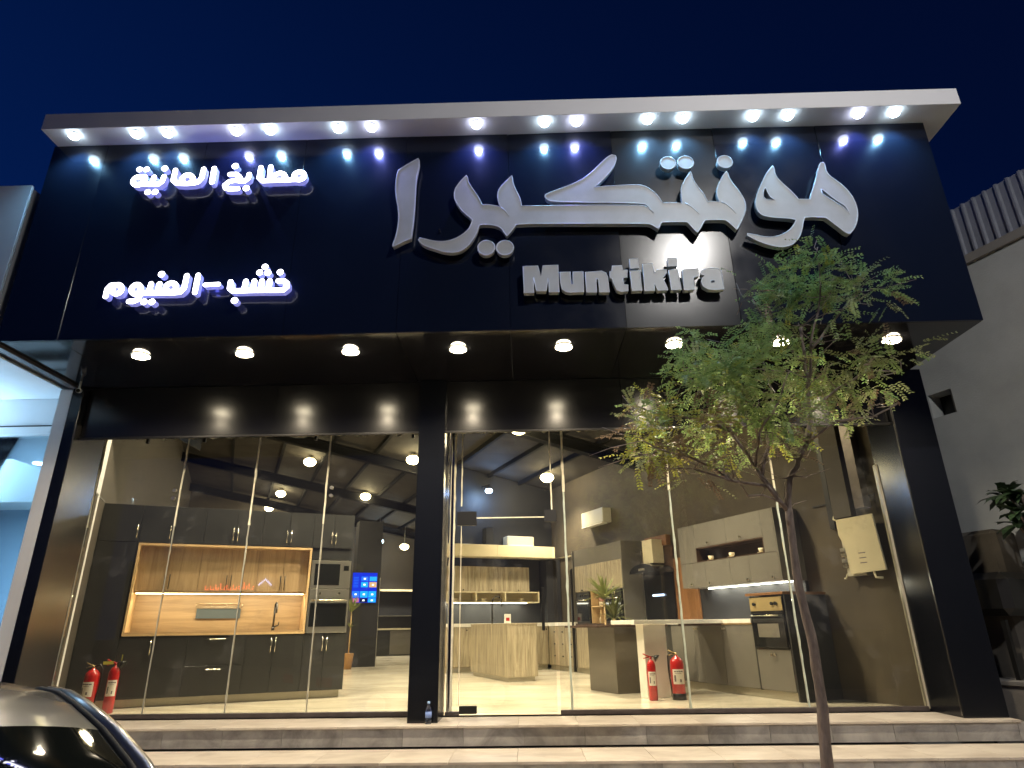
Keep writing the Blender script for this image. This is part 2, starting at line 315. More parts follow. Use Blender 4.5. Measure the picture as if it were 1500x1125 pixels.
def light(name, typ, loc, power, col, parent=None, **k):
    l = bpy.data.lights.new(name, typ); l.energy = power; l.color = col
    for a, v in k.items():
        if a != 'rot': setattr(l, a, v)
    o = bpy.data.objects.new(name, l); COL.objects.link(o); o.location = loc
    if 'rot' in k: o.rotation_euler = k['rot']
    if parent is not None: o.parent = parent
    return o
LETTERS = {
 'alef': [[(-1161,5978),(-1151,5947),(-1148,5924),(-1149,5897),(-1152,5863),(-1158,5823),(-1164,5785),(-1168,5749),(-1172,5715),(-1174,5683),(-1176,5647),(-1178,5606),(-1178,5562),(-1177,5514),(-1177,5469),(-1177,5428),(-1177,5392),(-1177,5358),(-1177,5323),(-1178,5285),(-1179,5244),(-1180,5201),(-1182,5160),(-1184,5120),(-1186,5083),(-1189,5047),(-1192,5015),(-1194,4985),(-1196,4952),(-1199,4899),(-1240,4880),(-1266,4868),(-1290,4855),(-1324,4836),(-1390,4797),(-1393,4809),(-1392,4821),(-1389,4838),(-1384,4860),(-1376,4887),(-1369,4916),(-1363,4946),(-1358,4976),(-1354,5008),(-1350,5040),(-1348,5072),(-1347,5104),(-1346,5136),(-1347,5168),(-1348,5200),(-1351,5233),(-1355,5266),(-1359,5297),(-1364,5328),(-1370,5359),(-1376,5388),(-1382,5419),(-1387,5450),(-1392,5483),(-1396,5516),(-1399,5550),(-1401,5584),(-1402,5618),(-1402,5651),(-1401,5684),(-1398,5715),(-1394,5752),(-1384,5816),(-1328,5862),(-1295,5887),(-1267,5907),(-1230,5933)]],
 'main': [[(-1117,4880),(-1100,4903),(-1063,4892),(-1042,4886),(-1024,4881),(-1007,4876),(-989,4870),(-970,4865),(-950,4860),(-930,4856),(-909,4853),(-888,4851),(-867,4850),(-846,4850),(-826,4852),(-805,4854),(-784,4859),(-763,4864),(-743,4872),(-722,4880),(-701,4890),(-681,4902),(-660,4916),(-641,4930),(-623,4944),(-607,4959),(-592,4974),(-579,4990),(-568,5005),(-559,5021),(-552,5036),(-546,5052),(-540,5067),(-536,5085),(-529,5117),(-553,5146),(-568,5162),(-581,5176),(-595,5190),(-610,5205),(-626,5221),(-640,5239),(-654,5258),(-668,5278),(-681,5299),(-693,5319),(-704,5339),(-713,5360),(-721,5379),(-727,5398),(-732,5415),(-734,5432),(-736,5449),(-736,5467),(-736,5485),(-734,5503),(-730,5521),(-725,5537),(-719,5553),(-712,5568),(-704,5583),(-695,5598),(-685,5614),(-674,5631),(-663,5648),(-650,5664),(-633,5685),(-601,5722),(-594,5694),(-590,5680),(-588,5668),(-586,5657),(-585,5647),(-583,5635),(-578,5622),(-572,5608),(-564,5593),(-555,5576),(-545,5557),(-534,5536),(-521,5513),(-509,5492),(-498,5474),(-488,5456),(-479,5442),(-470,5426),(-462,5409),(-453,5391),(-446,5372),(-439,5357),(-434,5344),(-430,5332),(-425,5315),(-393,5316),(-374,5315),(-359,5314),(-344,5312),(-329,5309),(-315,5306),(-301,5303),(-288,5300),(-276,5297),(-264,5294),(-254,5291),(-241,5287),(-219,5280),(-232,5321),(-238,5344),(-242,5363),(-245,5381),(-248,5399),(-249,5418),(-249,5436),(-247,5455),(-245,5473),(-241,5490),(-236,5506),(-231,5520),(-224,5533),(-216,5545),(-207,5558),(-197,5571),(-186,5584),(-176,5597),(-165,5610),(-154,5624),(-143,5638),(-132,5651),(-122,5663),(-109,5677),(-86,5701),(-84,5678),(-83,5664),(-82,5651),(-80,5637),(-80,5622),(-77,5605),(-73,5587),(-67,5566),(-60,5543),(-52,5521),(-44,5498),(-35,5476),(-26,5453),(-18,5432),(-11,5411),(-5,5392),(0,5374),(4,5356),(8,5339),(11,5319),(15,5284),(83,5283),(144,5282),(219,5281),(317,5279),(438,5278),(574,5275),(724,5272),(890,5268),(1070,5263),(1209,5258),(1307,5252),(1362,5246),(1377,5240),(1392,5230),(1407,5217),(1426,5196),(1461,5150),(1430,5209),(1413,5237),(1398,5254),(1383,5266),(1367,5274),(1294,5282),(1164,5291),(977,5301),(734,5311),(547,5321),(417,5331),(345,5339),(330,5347),(318,5354),(307,5362),(298,5370),(292,5377),(287,5385),(283,5392),(281,5400),(280,5407),(281,5414),(282,5420),(284,5426),(288,5432),(300,5439),(321,5450),(350,5463),(389,5478),(427,5494),(466,5509),(503,5525),(540,5540),(577,5557),(613,5574),(649,5593),(683,5612),(716,5633),(746,5656),(774,5680),(800,5705),(826,5731),(850,5757),(874,5783),(898,5808),(920,5833),(942,5856),(962,5878),(982,5899),(1000,5916),(1016,5929),(1032,5940),(1058,5954),(1100,5942),(1104,5920),(1105,5906),(1103,5891),(1099,5875),(1094,5856),(1087,5836),(1078,5815),(1068,5793),(1055,5771),(1042,5749),(1027,5726),(1011,5704),(994,5682),(977,5660),(959,5638),(940,5616),(920,5594),(902,5575),(884,5558),(865,5540),(832,5513),(925,5518),(978,5521),(1022,5523),(1066,5525),(1112,5527),(1155,5529),(1195,5530),(1232,5530),(1265,5530),(1295,5529),(1320,5528),(1342,5525),(1360,5522),(1379,5515),(1398,5506),(1417,5493),(1437,5478),(1456,5461),(1474,5443),(1491,5424),(1507,5403),(1522,5383),(1533,5364),(1543,5347),(1550,5330),(1556,5316),(1561,5304),(1565,5293),(1568,5276),(1633,5279),(1668,5279),(1695,5278),(1729,5274),(1789,5264),(1789,5316),(1790,5344),(1790,5365),(1790,5385),(1790,5404),(1792,5424),(1795,5443),(1800,5462),(1806,5481),(1813,5500),(1820,5518),(1828,5535),(1837,5551),(1846,5568),(1856,5585),(1866,5603),(1877,5620),(1888,5637),(1897,5651),(1908,5667),(1926,5691),(1930,5676),(1932,5664),(1933,5652),(1935,5638),(1936,5621),(1939,5604),(1943,5587),(1948,5570),(1954,5553),(1960,5535),(1968,5517),(1976,5498),(1985,5478),(1995,5460),(2004,5441),(2013,5424),(2022,5407),(2031,5390),(2038,5374),(2044,5357),(2048,5340),(2053,5326),(2056,5312),(2060,5299),(2066,5277),(2098,5280),(2118,5281),(2135,5280),(2158,5276),(2202,5268),(2194,5298),(2190,5316),(2187,5331),(2185,5347),(2184,5364),(2184,5381),(2185,5398),(2188,5417),(2192,5436),(2197,5456),(2204,5476),(2213,5498),(2223,5519),(2234,5541),(2245,5561),(2256,5581),(2268,5600),(2279,5618),(2290,5634),(2304,5652),(2329,5681),(2334,5666),(2337,5656),(2339,5646),(2341,5632),(2342,5617),(2346,5600),(2350,5580),(2357,5560),(2365,5537),(2374,5515),(2384,5494),(2394,5474),(2405,5454),(2415,5434),(2425,5415),(2434,5396),(2443,5376),(2450,5357),(2457,5339),(2462,5322),(2467,5306),(2470,5289),(2473,5271),(2474,5253),(2475,5234),(2474,5214),(2472,5194),(2468,5173),(2463,5152),(2456,5131),(2448,5110),(2439,5089),(2428,5068),(2417,5047),(2406,5026),(2395,5005),(2383,4985),(2372,4966),(2363,4950),(2353,4933),(2337,4907),(2314,4940),(2301,4958),(2290,4972),(2279,4986),(2268,5000),(2258,5011),(2249,5020),(2241,5026),(2235,5030),(2224,5034),(2206,5037),(2183,5039),(2155,5041),(2127,5042),(2100,5042),(2069,5042),(2014,5040),(1999,5021),(1991,5010),(1984,4999),(1977,4987),(1970,4974),(1962,4960),(1952,4945),(1938,4924),(1911,4883),(1892,4907),(1880,4922),(1872,4935),(1862,4950),(1853,4966),(1844,4980),(1836,4992),(1827,5004),(1812,5022),(1745,5026),(1705,5027),(1672,5028),(1626,5028),(1541,5028),(1529,5006),(1522,4993),(1517,4983),(1510,4968),(1498,4942),(1476,4960),(1464,4970),(1453,4978),(1442,4987),(1431,4996),(1419,5003),(1404,5008),(1388,5012),(1371,5014),(1341,5015),(1300,5017),(1246,5019),(1181,5021),(1110,5023),(1033,5025),(950,5027),(861,5030),(775,5033),(694,5035),(615,5037),(541,5040),(466,5042),(392,5044),(317,5046),(243,5048),(175,5050),(116,5050),(52,5049),(-49,5046),(-73,5006),(-88,4984),(-100,4966),(-118,4941),(-152,4897),(-166,4919),(-174,4933),(-181,4946),(-189,4961),(-198,4977),(-208,4991),(-220,5004),(-233,5015),(-248,5024),(-264,5032),(-280,5039),(-298,5044),(-316,5048),(-335,5051),(-356,5053),(-379,5054),(-403,5054),(-422,5054),(-436,5052),(-446,5049),(-457,5043),(-466,5004),(-473,4981),(-480,4962),(-487,4942),(-496,4921),(-506,4901),(-516,4880),(-527,4860),(-538,4839),(-551,4820),(-564,4802),(-578,4786),(-592,4770),(-607,4757),(-622,4746),(-636,4736),(-651,4728),(-666,4721),(-683,4716),(-700,4712),(-717,4710),(-736,4709),(-757,4709),(-779,4711),(-803,4715),(-827,4720),(-851,4726),(-874,4734),(-898,4743),(-922,4752),(-946,4762),(-970,4771),(-994,4780),(-1016,4790),(-1036,4800),(-1054,4810),(-1069,4821),(-1082,4832),(-1093,4843),(-1103,4856)]],
 'ho': [[(2853,5741),(2859,5721),(2861,5708),(2862,5696),(2861,5682),(2860,5667),(2860,5650),(2862,5633),(2865,5615),(2870,5596),(2876,5577),(2884,5558),(2895,5540),(2907,5521),(2919,5502),(2933,5483),(2946,5464),(2961,5445),(2975,5426),(2988,5408),(3000,5389),(3012,5370),(3023,5352),(3033,5336),(3044,5316),(3062,5281),(3099,5279),(3120,5278),(3136,5278),(3156,5277),(3191,5277),(3205,5317),(3214,5343),(3225,5367),(3237,5394),(3251,5424),(3266,5456),(3280,5491),(3296,5528),(3312,5568),(3326,5603),(3337,5634),(3346,5660),(3352,5682),(3359,5701),(3367,5718),(3377,5736),(3396,5764),(3423,5769),(3430,5748),(3433,5733),(3434,5718),(3434,5700),(3433,5680),(3433,5661),(3436,5643),(3440,5626),(3446,5610),(3454,5594),(3464,5579),(3476,5563),(3491,5547),(3506,5530),(3521,5513),(3537,5494),(3554,5476),(3569,5456),(3584,5436),(3598,5414),(3611,5393),(3623,5370),(3633,5347),(3642,5324),(3650,5299),(3656,5274),(3661,5248),(3666,5222),(3669,5195),(3671,5170),(3671,5146),(3671,5124),(3669,5103),(3666,5081),(3661,5058),(3655,5033),(3647,5007),(3638,4981),(3628,4957),(3616,4933),(3603,4910),(3590,4890),(3576,4871),(3559,4852),(3528,4820),(3508,4827),(3495,4835),(3483,4845),(3470,4859),(3455,4877),(3440,4895),(3425,4913),(3409,4930),(3393,4948),(3377,4966),(3362,4982),(3344,5002),(3312,5036),(3247,5042),(3211,5045),(3184,5046),(3150,5046),(3090,5044),(3076,5017),(3068,5000),(3062,4984),(3056,4966),(3050,4945),(3043,4924),(3034,4901),(3025,4877),(3015,4851),(3003,4827),(2990,4804),(2976,4783),(2960,4764),(2944,4746),(2927,4730),(2909,4716),(2890,4704),(2870,4694),(2850,4687),(2828,4682),(2806,4680),(2784,4679),(2761,4681),(2738,4684),(2715,4689),(2692,4695),(2668,4702),(2646,4710),(2623,4719),(2600,4729),(2578,4741),(2555,4753),(2533,4766),(2512,4780),(2493,4792),(2472,4808),(2437,4834),(2444,4857),(2490,4846),(2517,4839),(2539,4833),(2561,4826),(2584,4818),(2608,4812),(2632,4808),(2656,4805),(2680,4804),(2703,4805),(2725,4807),(2746,4811),(2766,4816),(2787,4823),(2808,4832),(2829,4843),(2851,4855),(2870,4868),(2888,4881),(2905,4894),(2919,4909),(2933,4923),(2945,4938),(2957,4953),(2967,4969),(2975,4982),(2981,4994),(2984,5004),(2985,5019),(2943,5030),(2914,5036),(2886,5040),(2852,5043),(2813,5047),(2778,5051),(2745,5056),(2716,5061),(2690,5067),(2667,5074),(2649,5082),(2634,5091),(2623,5101),(2614,5113),(2606,5127),(2599,5143),(2594,5161),(2590,5179),(2588,5199),(2588,5219),(2589,5240),(2592,5262),(2597,5284),(2603,5307),(2612,5331),(2623,5358),(2636,5388),(2652,5421),(2670,5458),(2688,5494),(2708,5530),(2728,5567),(2748,5603),(2768,5636),(2788,5665),(2812,5694)], [(2726,5452),(2712,5430),(2705,5418),(2700,5407),(2696,5395),(2693,5383),(2690,5371),(2688,5359),(2687,5344),(2687,5317),(2722,5282),(2811,5279),(2786,5299),(2773,5311),(2765,5321),(2758,5333),(2752,5345),(2748,5358),(2744,5372),(2740,5386),(2738,5402),(2735,5415),(2733,5426),(2730,5436)], [(3332,5412),(3334,5345),(3365,5314),(3384,5295),(3401,5278),(3420,5261),(3442,5242),(3462,5224),(3480,5206),(3498,5189),(3514,5172),(3529,5155),(3542,5138),(3556,5115),(3579,5075),(3574,5105),(3570,5122),(3566,5136),(3561,5151),(3556,5166),(3547,5180),(3536,5195),(3522,5209),(3505,5223),(3488,5238),(3471,5254),(3455,5272),(3438,5290),(3423,5308),(3409,5325),(3396,5342),(3384,5357),(3373,5371),(3362,5382),(3351,5394)]],
 'M': [[(18,4514),(175,4517),(205,4387),(230,4517),(389,4521),(390,4196),(285,4197),(284,4345),(279,4363),(256,4211),(152,4211),(127,4376),(121,4367),(127,4194),(23,4193)]],
 'u': [[(408,4432),(515,4434),(519,4286),(540,4286),(546,4433),(651,4434),(648,4189),(543,4189),(505,4187),(460,4197),(423,4228),(409,4298)]],
 'n': [[(676,4427),(786,4430),(848,4436),(892,4412),(908,4364),(915,4181),(809,4182),(810,4322),(804,4344),(788,4342),(783,4323),(783,4182),(674,4183)]],
 't': [[(936,4429),(956,4433),(964,4495),(1066,4496),(1070,4441),(1118,4443),(1111,4351),(1068,4347),(1068,4269),(1113,4263),(1110,4190),(1042,4182),(993,4202),(961,4293),(953,4344),(930,4345)]],
 'i': [[(1147,4429),(1251,4432),(1256,4191),(1150,4189)]],
 'idot': [[(1152,4574),(1241,4574),(1245,4462),(1148,4456)]],
 'k': [[(1288,4510),(1388,4513),(1402,4388),(1432,4432),(1536,4434),(1528,4394),(1484,4336),(1526,4198),(1520,4189),(1418,4186),(1392,4270),(1388,4187),(1281,4183)]],
 'i2': [[(1553,4428),(1648,4436),(1665,4190),(1559,4188)]],
 'i2dot': [[(1558,4571),(1654,4573),(1648,4476),(1549,4473)]],
 'r': [[(1699,4429),(1794,4432),(1864,4440),(1860,4346),(1805,4332),(1802,4308),(1797,4186),(1690,4184)]],
 'a': [[(1886,4365),(1896,4404),(1941,4433),(2002,4439),(2062,4435),(2101,4408),(2106,4349),(2106,4183),(2021,4180),(1946,4187),(1894,4223),(1881,4276),(1894,4325),(1927,4352)], [(1982,4293),(2020,4294),(2019,4268),(1982,4266)]],
 'N1': [[(-3008,5761),(-3002,5749),(-2957,5703),(-2942,5694),(-2657,5697),(-2552,5700),(-2542,5697),(-2517,5694),(-2497,5696),(-2482,5701),(-2462,5714),(-2447,5731),(-2436,5756),(-2434,5776),(-2438,5801),(-2452,5826),(-2462,5838),(-2477,5849),(-2502,5860),(-2527,5862),(-2543,5861),(-2562,5854),(-2582,5841),(-2598,5821),(-2606,5801),(-2608,5781),(-2604,5756),(-2607,5753),(-2642,5752),(-2660,5791),(-2676,5821),(-2682,5828),(-2737,5854),(-2747,5856),(-2762,5853),(-2812,5828),(-2820,5821),(-2832,5797),(-2835,5806),(-2841,5926),(-2846,5936),(-2852,5941),(-2862,5945),(-2872,5945),(-2882,5941),(-2887,5936),(-2894,5921),(-2888,5766),(-2885,5751),(-2892,5749),(-2922,5748),(-2927,5750),(-2954,5781),(-2952,5911),(-2954,5921),(-2960,5931),(-2966,5936),(-2982,5939),(-2992,5936),(-2999,5931),(-3006,5916)], [(-2792,5750),(-2792,5756),(-2777,5784),(-2752,5797),(-2747,5798),(-2720,5786),(-2704,5756),(-2707,5751)], [(-2552,5772),(-2553,5786),(-2549,5796),(-2542,5803),(-2532,5807),(-2522,5808),(-2507,5803),(-2498,5796),(-2491,5786),(-2489,5771),(-2493,5761),(-2498,5756),(-2537,5755),(-2545,5761)]],
 'N2': [[(-3392,5665),(-3372,5620),(-3366,5612),(-3356,5607),(-3311,5593),(-3206,5594),(-3196,5598),(-3186,5607),(-3182,5620),(-3186,5635),(-3196,5646),(-3211,5649),(-3306,5647),(-3326,5654),(-3334,5670),(-3311,5697),(-3256,5711),(-3221,5707),(-3196,5698),(-3146,5696),(-3131,5700),(-3086,5745),(-3081,5754),(-3076,5820),(-3081,5835),(-3091,5844),(-3101,5847),(-3111,5846),(-3121,5840),(-3126,5834),(-3130,5825),(-3134,5775),(-3156,5752),(-3161,5752),(-3196,5811),(-3241,5848),(-3251,5852),(-3326,5854),(-3341,5852),(-3351,5843),(-3357,5830),(-3354,5815),(-3346,5805),(-3331,5800),(-3266,5798),(-3241,5778),(-3234,5765),(-3236,5764),(-3261,5766),(-3331,5748),(-3341,5744),(-3390,5690),(-3393,5680)], [(-3317,5925),(-3310,5915),(-3296,5906),(-3281,5903),(-3271,5905),(-3256,5914),(-3248,5925),(-3245,5940),(-3246,5952),(-3253,5965),(-3266,5976),(-3281,5979),(-3296,5977),(-3311,5966),(-3318,5955),(-3321,5940)], [(-3147,5615),(-3141,5604),(-3131,5595),(-3121,5590),(-3106,5590),(-3092,5595),(-3082,5605),(-3078,5615),(-3076,5630),(-3082,5645),(-3091,5655),(-3106,5661),(-3121,5660),(-3132,5655),(-3142,5645),(-3148,5630)]],
 'N3': [[(-3550,5718),(-3542,5703),(-3534,5697),(-3524,5694),(-3514,5695),(-3504,5699),(-3493,5713),(-3491,5723),(-3495,5918),(-3498,5928),(-3504,5937),(-3519,5944),(-3529,5944),(-3539,5940),(-3547,5933),(-3552,5923)]],
 'N4': [[(-4003,5760),(-3997,5748),(-3946,5700),(-3937,5693),(-3927,5690),(-3812,5682),(-3787,5683),(-3722,5687),(-3669,5704),(-3658,5714),(-3628,5764),(-3623,5780),(-3619,5914),(-3622,5924),(-3627,5932),(-3637,5938),(-3647,5940),(-3662,5934),(-3667,5930),(-3672,5920),(-3678,5790),(-3689,5770),(-3702,5750),(-3723,5744),(-3722,5770),(-3726,5794),(-3734,5814),(-3750,5834),(-3769,5850),(-3792,5860),(-3812,5863),(-3832,5862),(-3842,5859),(-3862,5850),(-3877,5839),(-3888,5824),(-3894,5814),(-3900,5794),(-3901,5770),(-3895,5744),(-3902,5743),(-3913,5744),(-3949,5780),(-3948,5910),(-3952,5920),(-3957,5926),(-3967,5932),(-3977,5933),(-3987,5930),(-3995,5924),(-4002,5910)], [(-3847,5774),(-3846,5784),(-3838,5800),(-3832,5804),(-3817,5808),(-3807,5807),(-3792,5799),(-3782,5787),(-3777,5772),(-3777,5760),(-3782,5750),(-3792,5741),(-3802,5738),(-3817,5739),(-3832,5747),(-3842,5760)]],
 'N5': [[(-4469,5757),(-4466,5742),(-4459,5727),(-4444,5707),(-4423,5691),(-4398,5681),(-4378,5678),(-4363,5680),(-4353,5682),(-4333,5690),(-4293,5692),(-4218,5687),(-4138,5687),(-4128,5688),(-4122,5692),(-4081,5732),(-4077,5742),(-4065,5817),(-4067,5832),(-4078,5844),(-4093,5848),(-4108,5843),(-4114,5837),(-4119,5827),(-4127,5772),(-4129,5762),(-4132,5757),(-4148,5742),(-4183,5741),(-4181,5817),(-4183,5827),(-4193,5840),(-4203,5844),(-4213,5844),(-4226,5837),(-4231,5832),(-4235,5822),(-4239,5747),(-4243,5743),(-4278,5746),(-4286,5827),(-4293,5841),(-4308,5849),(-4353,5850),(-4383,5855),(-4403,5854),(-4423,5846),(-4448,5828),(-4460,5812),(-4468,5792),(-4470,5772)], [(-4431,5917),(-4423,5906),(-4413,5898),(-4398,5895),(-4388,5897),(-4373,5907),(-4367,5917),(-4365,5932),(-4367,5942),(-4374,5952),(-4388,5961),(-4403,5963),(-4413,5960),(-4423,5953),(-4430,5942),(-4433,5932)], [(-4413,5759),(-4415,5777),(-4411,5787),(-4403,5795),(-4368,5795),(-4363,5794),(-4353,5784),(-4348,5774),(-4347,5757),(-4353,5745),(-4378,5743),(-4393,5737),(-4406,5747)], [(-4349,5917),(-4343,5907),(-4333,5898),(-4323,5895),(-4308,5896),(-4296,5902),(-4288,5912),(-4284,5922),(-4284,5937),(-4293,5952),(-4303,5959),(-4313,5962),(-4328,5960),(-4342,5952),(-4348,5942),(-4351,5932)], [(-4275,5597),(-4268,5584),(-4258,5576),(-4248,5573),(-4233,5573),(-4218,5581),(-4210,5592),(-4207,5602),(-4208,5617),(-4213,5628),(-4223,5637),(-4238,5642),(-4253,5640),(-4266,5632),(-4273,5622),(-4276,5612)], [(-4190,5597),(-4183,5585),(-4173,5577),(-4163,5574),(-4148,5574),(-4133,5582),(-4126,5592),(-4122,5607),(-4123,5618),(-4131,5632),(-4143,5640),(-4153,5643),(-4168,5641),(-4182,5632),(-4189,5622),(-4192,5612)], [(-4139,5922),(-4133,5912),(-4121,5902),(-4108,5898),(-4093,5900),(-4082,5907),(-4073,5917),(-4069,5932),(-4071,5947),(-4078,5958),(-4090,5967),(-4103,5970),(-4118,5968),(-4128,5962),(-4138,5948),(-4141,5937)]],
 'N6': [[(-3139,4335),(-3138,4325),(-3132,4315),(-3092,4280),(-3079,4274),(-2819,4274),(-2659,4270),(-2529,4269),(-2514,4279),(-2478,4315),(-2472,4325),(-2470,4335),(-2475,4380),(-2481,4395),(-2524,4430),(-2534,4435),(-2599,4438),(-2609,4436),(-2619,4430),(-2627,4415),(-2625,4400),(-2619,4391),(-2604,4383),(-2549,4380),(-2529,4365),(-2526,4345),(-2544,4326),(-2549,4323),(-2664,4325),(-2666,4420),(-2674,4433),(-2684,4439),(-2699,4439),(-2713,4430),(-2719,4415),(-2719,4330),(-2724,4326),(-2744,4327),(-2750,4330),(-2748,4410),(-2749,4421),(-2754,4430),(-2764,4437),(-2779,4439),(-2789,4436),(-2799,4425),(-2802,4415),(-2805,4330),(-2809,4328),(-2829,4329),(-2831,4330),(-2832,4335),(-2830,4420),(-2835,4430),(-2844,4439),(-2854,4442),(-2864,4441),(-2875,4435),(-2879,4430),(-2884,4420),(-2887,4330),(-2889,4329),(-2924,4328),(-2926,4335),(-2923,4420),(-2927,4430),(-2934,4437),(-2944,4441),(-2954,4441),(-2969,4433),(-2976,4420),(-2982,4330),(-2984,4328),(-3064,4328),(-3084,4345),(-3087,4415),(-3090,4425),(-3094,4431),(-3104,4438),(-3119,4439),(-3129,4435),(-3134,4431),(-3140,4420)], [(-3074,4185),(-3071,4170),(-3064,4160),(-3054,4153),(-3039,4149),(-3024,4152),(-3012,4160),(-3006,4170),(-3002,4185),(-3006,4200),(-3012,4210),(-3024,4218),(-3039,4221),(-3054,4217),(-3064,4210),(-3071,4200)], [(-2845,4505),(-2839,4495),(-2824,4485),(-2809,4484),(-2799,4487),(-2789,4494),(-2782,4505),(-2780,4515),(-2782,4530),(-2789,4541),(-2799,4548),(-2814,4552),(-2824,4550),(-2839,4540),(-2846,4530),(-2848,4515)], [(-2795,4575),(-2789,4564),(-2776,4555),(-2764,4553),(-2749,4556),(-2739,4563),(-2732,4575),(-2730,4590),(-2732,4600),(-2739,4610),(-2749,4618),(-2759,4620),(-2774,4619),(-2788,4610),(-2795,4600),(-2797,4590)], [(-2755,4500),(-2749,4490),(-2739,4483),(-2729,4480),(-2714,4481),(-2700,4490),(-2693,4500),(-2690,4510),(-2692,4525),(-2699,4536),(-2709,4544),(-2724,4548),(-2737,4545),(-2749,4537),(-2756,4525),(-2758,4510)], [(-2625,4510),(-2619,4498),(-2609,4488),(-2599,4484),(-2584,4484),(-2571,4490),(-2562,4500),(-2558,4510),(-2558,4525),(-2564,4537),(-2574,4546),(-2584,4550),(-2599,4550),(-2611,4545),(-2620,4535),(-2625,4525)]],
 'N7': [[(-3405,4372),(-3396,4362),(-3384,4358),(-3234,4364),(-3224,4369),(-3219,4376),(-3217,4386),(-3219,4396),(-3228,4406),(-3239,4410),(-3389,4404),(-3399,4399),(-3405,4392),(-3408,4382)]],
 'N8': [[(-3505,4284),(-3495,4271),(-3485,4267),(-3475,4267),(-3461,4274),(-3457,4279),(-3453,4289),(-3452,4499),(-3454,4514),(-3465,4526),(-3480,4530),(-3495,4524),(-3500,4519),(-3505,4509),(-3507,4294)]],
 'N9': [[(-4199,4196),(-4194,4186),(-4189,4181),(-4179,4176),(-4124,4174),(-4114,4177),(-4074,4194),(-4061,4206),(-4037,4271),(-4024,4276),(-3704,4268),(-3639,4273),(-3629,4276),(-3617,4286),(-3583,4331),(-3578,4341),(-3575,4501),(-3577,4511),(-3583,4521),(-3594,4527),(-3609,4527),(-3620,4521),(-3627,4511),(-3629,4501),(-3633,4356),(-3654,4328),(-3659,4326),(-3670,4326),(-3666,4356),(-3669,4381),(-3679,4401),(-3691,4416),(-3709,4429),(-3729,4438),(-3749,4441),(-3774,4438),(-3793,4431),(-3807,4421),(-3823,4401),(-3831,4381),(-3832,4366),(-3829,4341),(-3824,4331),(-3829,4326),(-3854,4327),(-3856,4331),(-3854,4411),(-3861,4426),(-3874,4434),(-3884,4435),(-3894,4432),(-3902,4426),(-3908,4416),(-3911,4331),(-3914,4328),(-3949,4329),(-3951,4331),(-3946,4416),(-3954,4430),(-3964,4436),(-3974,4438),(-3984,4435),(-3991,4431),(-3998,4421),(-4006,4336),(-4009,4331),(-4029,4331),(-4044,4328),(-4046,4331),(-4046,4351),(-4049,4366),(-4056,4386),(-4070,4406),(-4084,4418),(-4104,4428),(-4124,4432),(-4149,4430),(-4164,4423),(-4184,4406),(-4195,4386),(-4200,4371),(-4201,4351),(-4197,4326),(-4188,4306),(-4179,4293),(-4159,4276),(-4139,4267),(-4124,4264),(-4099,4266),(-4099,4261),(-4106,4241),(-4129,4230),(-4174,4230),(-4189,4225),(-4194,4220),(-4199,4211)], [(-4144,4340),(-4146,4351),(-4146,4361),(-4141,4371),(-4134,4377),(-4124,4377),(-4114,4372),(-4105,4361),(-4104,4356),(-4102,4331),(-4109,4322),(-4114,4319),(-4119,4318),(-4129,4322),(-4139,4331)], [(-4040,4181),(-4034,4170),(-4024,4162),(-4014,4159),(-3999,4159),(-3986,4166),(-3977,4176),(-3973,4191),(-3974,4202),(-3979,4213),(-3989,4223),(-4004,4228),(-4019,4226),(-4029,4221),(-4039,4208),(-4042,4196)], [(-3955,4176),(-3948,4166),(-3934,4157),(-3919,4156),(-3909,4159),(-3899,4166),(-3892,4176),(-3889,4186),(-3890,4201),(-3899,4216),(-3909,4223),(-3919,4226),(-3934,4224),(-3948,4216),(-3955,4206),(-3959,4191)], [(-3914,4511),(-3908,4501),(-3894,4492),(-3879,4489),(-3864,4494),(-3854,4502),(-3846,4516),(-3846,4531),(-3849,4541),(-3856,4551),(-3869,4559),(-3884,4561),(-3894,4559),(-3906,4551),(-3914,4541),(-3917,4526)], [(-3774,4351),(-3777,4361),(-3776,4371),(-3774,4376),(-3764,4384),(-3754,4386),(-3744,4385),(-3734,4380),(-3724,4370),(-3721,4361),(-3721,4351),(-3724,4345),(-3734,4337),(-3744,4335),(-3754,4336),(-3764,4341)]],
 'N10': [[(-4463,4264),(-4459,4254),(-4455,4250),(-4443,4243),(-4428,4244),(-4418,4250),(-4414,4254),(-4409,4270),(-4410,4334),(-4408,4349),(-4404,4330),(-4396,4314),(-4383,4296),(-4368,4284),(-4353,4276),(-4328,4271),(-4303,4274),(-4288,4281),(-4273,4294),(-4259,4314),(-4253,4340),(-4253,4354),(-4257,4374),(-4266,4394),(-4278,4410),(-4298,4426),(-4313,4433),(-4333,4436),(-4418,4429),(-4431,4420),(-4463,4370),(-4465,4360)], [(-4353,4352),(-4352,4370),(-4348,4376),(-4338,4381),(-4328,4380),(-4320,4374),(-4312,4364),(-4308,4354),(-4308,4344),(-4311,4334),(-4315,4330),(-4323,4326),(-4333,4327),(-4343,4334),(-4348,4340)]],
}
SIGN_DOTS = [(-0.376, 4.758, 0.091), (-0.175, 4.752, 0.091), (1.686, 5.819, 0.085), (1.885, 5.821, 0.088), (2.326, 5.815, 0.084)]
# ================================================================== setting
g = B(); g.poly([(-150, -120, GROUND), (150, -120, GROUND), (150, 160, GROUND), (-150, 160, GROUND)])
gr = g.build('ground', M['asphalt'], kind='structure', fixn=False)
# paved forecourt in front of the steps
fc = B(); fc.box(-12, 14, -1.5, 5.72, GROUND-.05, GROUND+.012)
fc.build('pavement', M['pave'], kind='structure')
